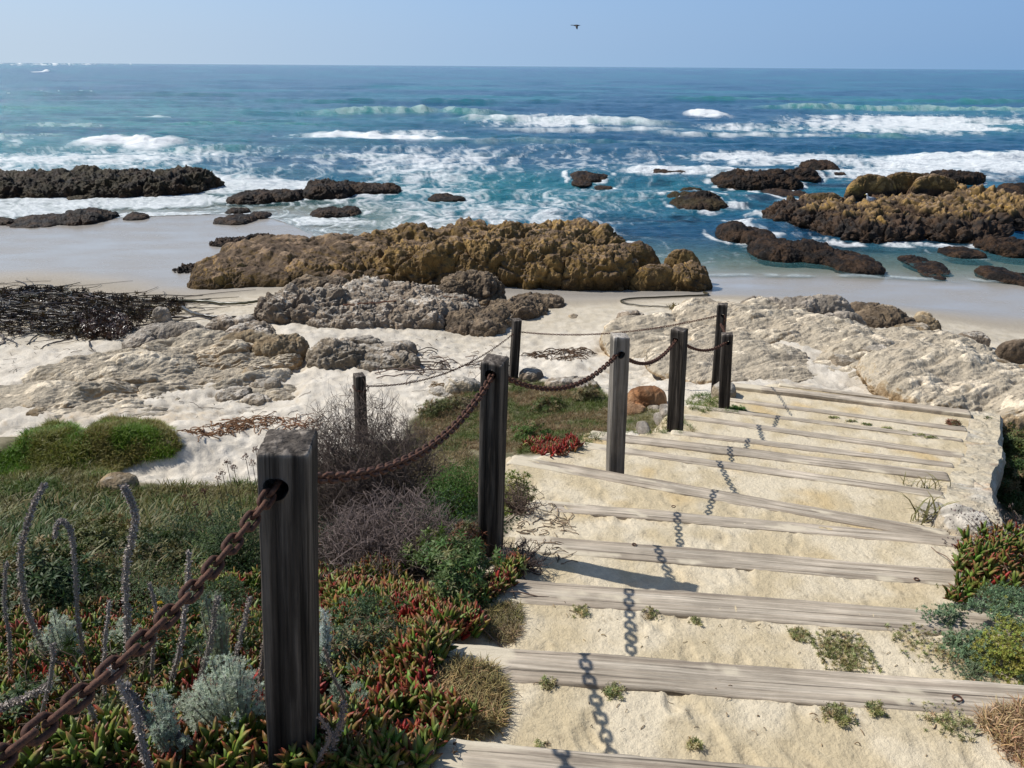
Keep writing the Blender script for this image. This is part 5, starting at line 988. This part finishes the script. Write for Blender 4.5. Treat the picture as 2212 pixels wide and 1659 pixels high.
# weeds on the treads
def weed(label, u, v, r, n, c=(.22, .23, .09), c2=(.42, .36, .19), h=.02, proto=None, sc=(.012, .024), ry=None):
    base = gp(u, v); x = np.clip(rng.normal(0, r*.45, n), -r*.8, r*.8); y = np.clip(rng.normal(0, (ry or r)*.45, n), -(ry or r)*.8, (ry or r)*.8); P = np.stack([base[0]+x, base[1]+y, gz(base[0]+x, base[1]+y)+rng.uniform(0, h, n)], 1)
    t = vary(n, c); q = rng.random(n) < .45; t[q] = vary(q.sum(), c2); b = Bag(); b.scatter(CLn if proto is None else proto, rots(rng.uniform(0, 2*PI, n), np.abs(rng.normal(.7, .4, n)), rng.uniform(*sc, n)), P, t)
    return tag(b.build('weed', M_leaf), label, 'weed', 'little weeds in the step sand', 'stuff' if r > .11 else None)
for a in ((1255, 1322, .05, 60, 'tiny weed on the third tread left of the chain shadow'), (1405, 1330, .05, 40, 'tiny weed just right of the chain shadow on the third tread'), (1500, 1345, .04, 25, 'sparse weed below the third timber, centre'), (1725, 1375, .06, 110, 'small weed left of the big weed patch'),
          (1820, 1410, .16, 520, 'big low weed patch on the third tread'), (1990, 1390, .16, 130, 'thin scattering of weeds right of the big weed patch'), (1185, 1480, .04, 45, 'tiny weed left of the chain shadow on the second tread'), (1325, 1498, .05, 60, 'tiny weed right of chain shadow below the second timber'),
          (1810, 1548, .07, 110, 'small weed streak on the lowest tread, centre right'), (1893, 1535, .04, 60, 'tiny weed pair just under the second timber'), (2040, 1560, .12, 100, 'thin dry weed left of the bottom right dry grass'), (1170, 1612, .03, 10, 'single dry sprout by the bottom timber'), (1500, 1610, .03, 30, 'dry sprout on the lowest tread')):
    weed(a[4], *a[:4])
for i, u in enumerate((1800, 1838, 1872, 1915, 1948, 1985, 2010)):
    v = 903+(u-1800)*.205; weed(['first', 'second', 'third', 'fourth', 'fifth', 'sixth', 'last'][i]+' weed from the left in the row along a far timber', u, v, .09, 46, (.17, .22, .07), (.34, .32, .15), ry=.03, sc=(.015, .03))
pb = Bag(); tet = (np.array([[1, 0, -.4], [-.5, .87, -.4], [-.5, -.87, -.4], [0, 0, .7]]), np.array([[0, 1, 3], [1, 2, 3], [2, 0, 3]]), np.ones((4, 3)))
P = np.stack([rng.uniform(-.6, 3., 1500), rng.uniform(1.6, 8, 1500), np.zeros(1500)], 1); P[:, 2] = gz(P[:, 0], P[:, 1]); P = P[(P[:, 0] > -.55+.12*P[:, 1])]; pb.scatter(tet, rots(rng.uniform(0, 6, len(P)), rng.uniform(0, .4, len(P)), rng.uniform(.001, .0042, len(P))), P, np.array([(.12, .09, .06), (.35, .27, .18), (.6, .56, .5), (.2, .13, .08)])[rng.integers(0, 4, len(P))])
tag(pb.build('pebble_grit', M_dry, smooth=False), 'tiny pebbles and grit scattered over the sandy treads', 'grit', kind='stuff')
weed('green creeping weed right of the last short post', 1590, 886, .16, 200, (.08, .18, .03), (.10, .2, .04), sc=(.02, .04))
weed('dark little sprouts at the right end of a far timber', 2058, 918, .10, 60, (.14, .12, .05), (.22, .10, .06), h=.06, sc=(.03, .06))
for u, v, lb in ((2010, 1056, 'spiky olive tuft at the right end of a timber by the wall'), (1975, 1050, 'thin olive tuft left of the spiky tuft by the wall'), (2000, 1128, 'tall thin arching grass stems by the white boulder')):
    P = gp(u, v); b = Bag(); n = 26 if u != 1975 else 9; off = rng.normal(0, .07, (n, 3))*[1, .4, 0]; Pp = P+off; Pp[:, 2] = gz(Pp[:, 0], Pp[:, 1]); b.scatter(blade[0], rots(rng.uniform(0, 2*PI, n), np.abs(rng.normal(.1, .25, n)), rng.uniform(.10, .20, n)*(1.5 if u == 2000 else 1)), Pp, vary(n, (.22, .20, .08)))
    tag(b.build('grass_tuft', M_leaf), lb, 'grass tuft', 'spiky tufts at the right ends of the timbers')
# litter beside the steps and dark specks
def litter(name, label, poly, n, L, c, rad=.003, lift=.012, cat='litter', curl=1.2):
    P = poly_pts(poly, n); b = Bag()
    for p in P:
        a = rng.uniform(0, 2*PI); m = 6; st = rng.uniform(*L)/m; pts = [p[:2]]
        for k in range(m): a += rng.normal(0, curl/m*2); pts.append(pts[-1]+np.array([math.cos(a), math.sin(a)])*st)
        pts = np.array(pts); z = gz(pts[:, 0], pts[:, 1])+rad+rng.random()*lift*np.sin(np.linspace(0, PI, m+1)); b.add(*tubeq(np.column_stack([pts, z]), rad*rng.uniform(.6, 1.4), 4, np.array(c)*rng.uniform(.5, 1.4)))
    return tag(b.build(name, M_dry), label, cat, kind='stuff')
litter('twig_litter', 'fallen dry twigs on the sand right of the second post', [(1120, 1090), (1200, 1090), (1240, 1120), (1200, 1160), (1230, 1230), (1150, 1235), (1110, 1200)], 160, (.04, .16), (.22, .16, .11))
litter('twig_litter', 'loose dry stems scattered over the lowest sandy treads', [(1080, 1430), (1260, 1440), (2200, 1560), (2250, 1650), (1100, 1590), (1060, 1500)], 45, (.008, .035), (.25, .17, .10), rad=.0016, curl=.35)
litter('twig_litter', 'loose dry stems scattered over the third and fourth sandy treads', [(1130, 1290), (2100, 1370), (2150, 1460), (1100, 1380)], 45, (.008, .035), (.27, .2, .11), rad=.0016, curl=.35)
litter('dried_seaweed', 'band of reddish dry seaweed on the sand right of the grassy mounds', [(410, 935), (470, 915), (560, 902), (600, 905), (580, 925), (500, 938), (430, 945)], 200, (.1, .35), (.24, .13, .07), rad=.006, lift=.05, cat='seaweed')
litter('dried_seaweed', 'reddish dry seaweed heap beside the twig bush', [(600, 905), (680, 900), (690, 930), (620, 935)], 60, (.1, .3), (.26, .13, .07), rad=.006, lift=.05, cat='seaweed')
litter('dried_seaweed', 'dark dry seaweed patch on sand behind the pale grey post', [(1130, 768), (1180, 758), (1260, 755), (1280, 765), (1230, 780), (1150, 775)], 130, (.1, .35), (.13, .085, .055), rad=.008, lift=.05, cat='seaweed')
litter('dried_seaweed', 'thin dark dry kelp stipes caught on the cluster of brown rocks', [(800, 750), (900, 765), (1010, 790), (1070, 800), (960, 810), (880, 800)], 60, (.3, 1.1), (.15, .11, .09), rad=.008, lift=.12, cat='seaweed')
litter('dried_seaweed', 'small brown seaweed scraps on the sand left of the second post', [(930, 830), (1030, 828), (1020, 845), (940, 850)], 140, (.06, .2), (.28, .2, .12), rad=.006, lift=.03, cat='seaweed')
litter('dried_seaweed', 'dark scraps strewn over the dry white sand', [(0, 740), (250, 760), (600, 850), (900, 860), (1100, 800), (1150, 740), (900, 720), (950, 790), (600, 900), (200, 900), (0, 800)], 150, (.05, .3), (.16, .12, .09), rad=.004, lift=.02, cat='seaweed')
# rusty driftwood rope and kelp
def strand(name, label, pix, rad, c, cat='kelp', mat=None, lift=.01):
    P = [gp(u, v) for u, v in pix]; C_ = spline(P, 60); C_[:, 2] = gz(C_[:, 0], C_[:, 1])+rad+lift; V_, T, cc = tubeq(C_, rad*np.linspace(1.1, .6, 60), 6, c); b = Bag(); b.add(V_, T, cc); return tag(b.build(name, mat or M_kelp), label, cat)
strand('dried_kelp_stalk', 'long reddish dried kelp stalk lying across the craggy sand-dusted rock', [(745, 697), (800, 692), (850, 687), (900, 678), (960, 676), (1010, 682)], .018, (.26, .13, .08), lift=.42, mat=M_dry)
strand('kelp_strand', 'long thin kelp strand looping on smooth sand behind the far chain', [(1520, 634), (1525, 640), (1440, 644), (1370, 647), (1342, 652), (1352, 658), (1400, 664), (1440, 666), (1478, 674)], .03, (.06, .05, .025))
strand('kelp_strand', 'thick dark kelp stalk curving out of the kelp pile onto sand', [(395, 668), (430, 684), (480, 690), (530, 688), (560, 682)], .045, (.05, .04, .025))
strand('kelp_strand', 'kelp strand trailing right from the kelp pile toward the rock', [(370, 655), (430, 655), (500, 660), (560, 655), (588, 648)], .05, (.06, .055, .02))
b = Bag(); kp = poly_pts([(1440, 664), (1480, 664), (1515, 676), (1510, 688), (1470, 682)], 90); kp[:, 2] += rng.uniform(0, .06, len(kp)); b.scatter(CLn, rots(rng.uniform(0, 6, len(kp)), rng.uniform(.8, 1.5, len(kp)), rng.uniform(.08, .16, len(kp))), kp, vary(len(kp), (.12, .09, .02)))
tag(b.build('kelp_fronds', M_kelp), 'olive kelp fronds at the near end of the looping strand', 'kelp', kind='stuff')
KP = [(-350, 640), (0, 632), (60, 622), (180, 630), (300, 645), (400, 650), (400, 675), (330, 700), (250, 722), (180, 735), (60, 725), (-350, 735)]; kp = poly_pts(KP, 2600); kc = kp[:, :2].mean(0); b = Bag()
uu, vv2 = proj(kp[:, 0], kp[:, 1], kp[:, 2]); edge = ss(430, 200, uu)*ss(618, 650, vv2)*ss(742, 700, vv2); hk = .04+.20*edge*(.5+ss(-.3, .3, fbm(p3(kp[:, 0], kp[:, 1], .8, 2.), 3)))
P = kp.copy(); P[:, 2] += hk*rng.uniform(.2, 1, len(P)); b.scatter(CLn, rots(rng.uniform(0, 6, len(P)), rng.uniform(1.2, 1.7, len(P)), rng.uniform(.07, .17, len(P))), P, vary(len(P), (.050, .030, .016), .5)*np.where(rng.random((len(P), 1)) < .12, np.array([[2.2, 2.2, .8]]), 1.))
for i in range(460):
    k = rng.integers(len(kp)); p = kp[k]; a = rng.normal(0, .9)+(PI if rng.random() < .5 else 0); m = 12; st = rng.uniform(.08, .26); pts = [p[:2]]; tr = rng.normal(0, .12)
    for q in range(m): a += tr+rng.normal(0, .15); pts.append(pts[-1]+np.array([math.cos(a), math.sin(a)*.8])*st)
    pts = np.array(pts); e = np.exp(-(np.linalg.norm((pts-kc)/np.array([3.4, 2.6]), axis=1)**4)); z = gz(pts[:, 0], pts[:, 1])+.015+e*np.minimum(hk[k]*1.05, .14+.1*rng.random())+.02*rng.random(); rd = rng.uniform(.008, .028)
    b.add(*tubeq(np.column_stack([pts, z]), rd*np.linspace(1, .5, m+1), 5, vary(1, [(.038, .022, .012), (.055, .036, .017), (.12, .09, .05), (.026, .015, .010)][rng.integers(4)], .3)[0]))
tag(b.build('kelp_pile', M_kelp), 'heap of dark washed-up kelp with long tangled stalks', 'kelp', kind='stuff')
kk = poly_pts([(170, 700), (240, 690), (285, 712), (270, 738), (190, 735)], 700); b = Bag(); kk[:, 2] += rng.uniform(0, .30, len(kk)); b.scatter(CLn, rots(rng.uniform(0, 6, len(kk)), rng.uniform(.2, 1.4, len(kk)), rng.uniform(.06, .15, len(kk))), kk, vary(len(kk), (.07, .035, .02), .5)); tag(b.build('kelp_holdfast', M_kelp), 'dense reddish-black kelp clump at the near side of the kelp heap', 'kelp')
print('plants done')
# ------------------------------------------------------------------ birds
def loft(st, sides=14):              # stations: (x, z, ry, rz)
    V_ = []; 
    for x, z, a, b_ in st:
        for k in range(sides): t = 2*PI*k/sides; V_.append((x, a*math.cos(t), z+b_*math.sin(t)))
    a = np.arange(len(st)*sides).reshape(-1, sides); q = np.stack([a[:-1], np.roll(a, -1, 1)[:-1], np.roll(a, -1, 1)[1:], a[1:]], -1).reshape(-1, 4); return np.array(V_), q
bpy.context.view_layer.update(); dg = bpy.context.evaluated_depsgraph_get()
def hit(u, v):
    d = ray(u, v); ok, loc, *_ = S.ray_cast(dg, Vector((0, 0, EYE)), Vector(d).normalized()); return np.array(loc)
g0 = hit(1877, 446); root = empty('gull', tuple(g0), 'white gull standing on the big ochre-topped rock', 'gull')
Vb, Qb = loft([(-.24, .20, .002, .002), (-.20, .205, .02, .015), (-.12, .215, .055, .05), (0, .225, .075, .075), (.09, .25, .065, .075), (.13, .30, .04, .05), (.145, .35, .034, .036), (.165, .385, .036, .036), (.19, .392, .030, .030), (.215, .388, .012, .012), (.22, .386, .002, .002)])
mesh('body', Vb, Q=Qb, mat=M_bird, col=np.full((len(Vb), 3), .80), parent=root)
for s_ in (-1, 1):
    Vw, Qw = loft([(-.27, .215, .004, .004), (-.18, .235, .012, .03), (-.05, .25, .016, .05), (.07, .255, .012, .035), (.10, .255, .002, .004)]); Vw[:, 1] += s_*.062; cw = mixc((.05, .05, .05), (.42, .44, .47), ss(-.2, -.12, Vw[:, 0])); mesh('wing', Vw, Q=Qw, mat=M_bird, col=cw, parent=root)
    V_, T_, c_ = tubeq([(0, s_*.03, 0), (.005, s_*.03, .08), (0, s_*.03, .17)], .007, 5, (.55, .35, .2)); mesh('leg', V_, T=T_, mat=M_bird, col=c_, parent=root)
V_, T_, c_ = tubeq([(.21, 0, .388), (.24, 0, .384), (.262, 0, .374)], [.011, .008, .002], 6, (.75, .55, .08)); mesh('beak', V_, T=T_, mat=M_bird, col=c_, parent=root)
root.rotation_euler = (0, 0, R(200)); root.scale = (1.3, 1.3, 1.3); root.location.z += .02
q0 = np.array([0, 0, EYE])+ray(1245, 55)*62; root = empty('flying_bird', tuple(q0), 'dark seabird flying low in the blue sky with lowered wings', 'bird'); dk = (.045, .035, .03)
Vb, Qb = loft([(-.36, .01, .002, .002), (-.30, .01, .05, .008), (-.2, .0, .045, .03), (-.05, 0, .07, .065), (.1, 0, .06, .055), (.18, .01, .03, .03), (.30, .02, .022, .022), (.36, .025, .034, .03), (.39, .023, .02, .018), (.47, .015, .006, .006)]); mesh('body', Vb, Q=Qb, mat=M_bird, col=np.tile(dk, (len(Vb), 1)), parent=root)
for s_ in (-1, 1):
    W_ = []
    for t, yy, z_, ch_ in ((0, .04, .04, .18), (1, .22, -.02, .17), (2, .42, -.14, .13), (3, .56, -.26, .03)):
        for dx, dz_ in ((-ch_/2, 0), (0, .012), (ch_/2, 0), (0, -.012)): W_.append((dx-.02*t, yy*s_*.55, z_+dz_))
    a = np.arange(16).reshape(4, 4); Qw = np.stack([a[:-1], np.roll(a, -1, 1)[:-1], np.roll(a, -1, 1)[1:], a[1:]], -1).reshape(-1, 4); mesh('wing', np.array(W_), Q=np.vstack([Qw, [[12, 13, 14, 15]]]), mat=M_bird, col=np.tile(dk, (16, 1)), parent=root)
root.rotation_euler = (0, 0, R(172))
# ------------------------------------------------------------------ light, sky, camera
cam = bpy.data.objects.new('camera', bpy.data.cameras.new('camera')); COL.objects.link(cam); S.camera = cam
cam.data.sensor_width = 36; cam.data.lens = F/2212*36; cam.data.clip_end = 60000; cam.data.clip_start = .05
cam.matrix_world = Matrix.Translation((0, 0, EYE)) @ camM.to_4x4()
SD = Vector((-.645, .222, .731)).normalized()
sun = bpy.data.objects.new('sun', bpy.data.lights.new('sun', 'SUN')); COL.objects.link(sun)
sun.data.energy = 4.5; sun.data.angle = R(.53); sun.data.color = (1, .965, .90)
sun.rotation_euler = (-SD).to_track_quat('-Z', 'Y').to_euler()
W = bpy.data.worlds.new('World'); S.world = W; W.use_nodes = True; nt = W.node_tree
sk = nt.nodes.new('ShaderNodeTexSky'); sk.sky_type = 'NISHITA'; sk.sun_disc = False
sk.sun_elevation = math.asin(SD.z); sk.sun_rotation = math.atan2(SD.x, SD.y); sk.altitude = 0; sk.air_density = 1.0; sk.dust_density = .6; sk.ozone_density = 2.5
bg = nt.nodes['Background']; bg.inputs[1].default_value = .10
tc = nt.nodes.new('ShaderNodeTexCoord')
sp = nt.nodes.new('ShaderNodeSeparateXYZ'); nt.links.new(tc.outputs['Generated'], sp.inputs[0])
hz = ramp_n(nt, sp.outputs['Z'], [(.0, 1.0), (.35, 0.0)])
side = ramp_n(nt, math_n(nt, 'MULTIPLY_ADD', sp.outputs['X'], 1.0, .5), [(.0, (4.7, 6.1, 7.9)), (.45, (3.3, 5.0, 7.5)), (1.0, (2.0, 3.7, 6.5))])
up = ramp_n(nt, sp.outputs['Z'], [(0, (1.05, 1.0, .93)), (.09, (.92, .98, 1.08))]); side = mul_col(nt, side, up)
mx = nd(nt, 'ShaderNodeMix', data_type='RGBA'); nt.links.new(hz, mx.inputs[0]); nt.links.new(sk.outputs[0], mx.inputs[6]); nt.links.new(side, mx.inputs[7]); nt.links.new(mx.outputs[2], bg.inputs[0])
vs = S.view_settings; vs.view_transform = 'Standard'; vs.look = 'None'; vs.exposure = .08; vs.gamma = 1
S.cycles.max_bounces = 6; S.cycles.transparent_max_bounces = 8; S.cycles.use_denoising = True
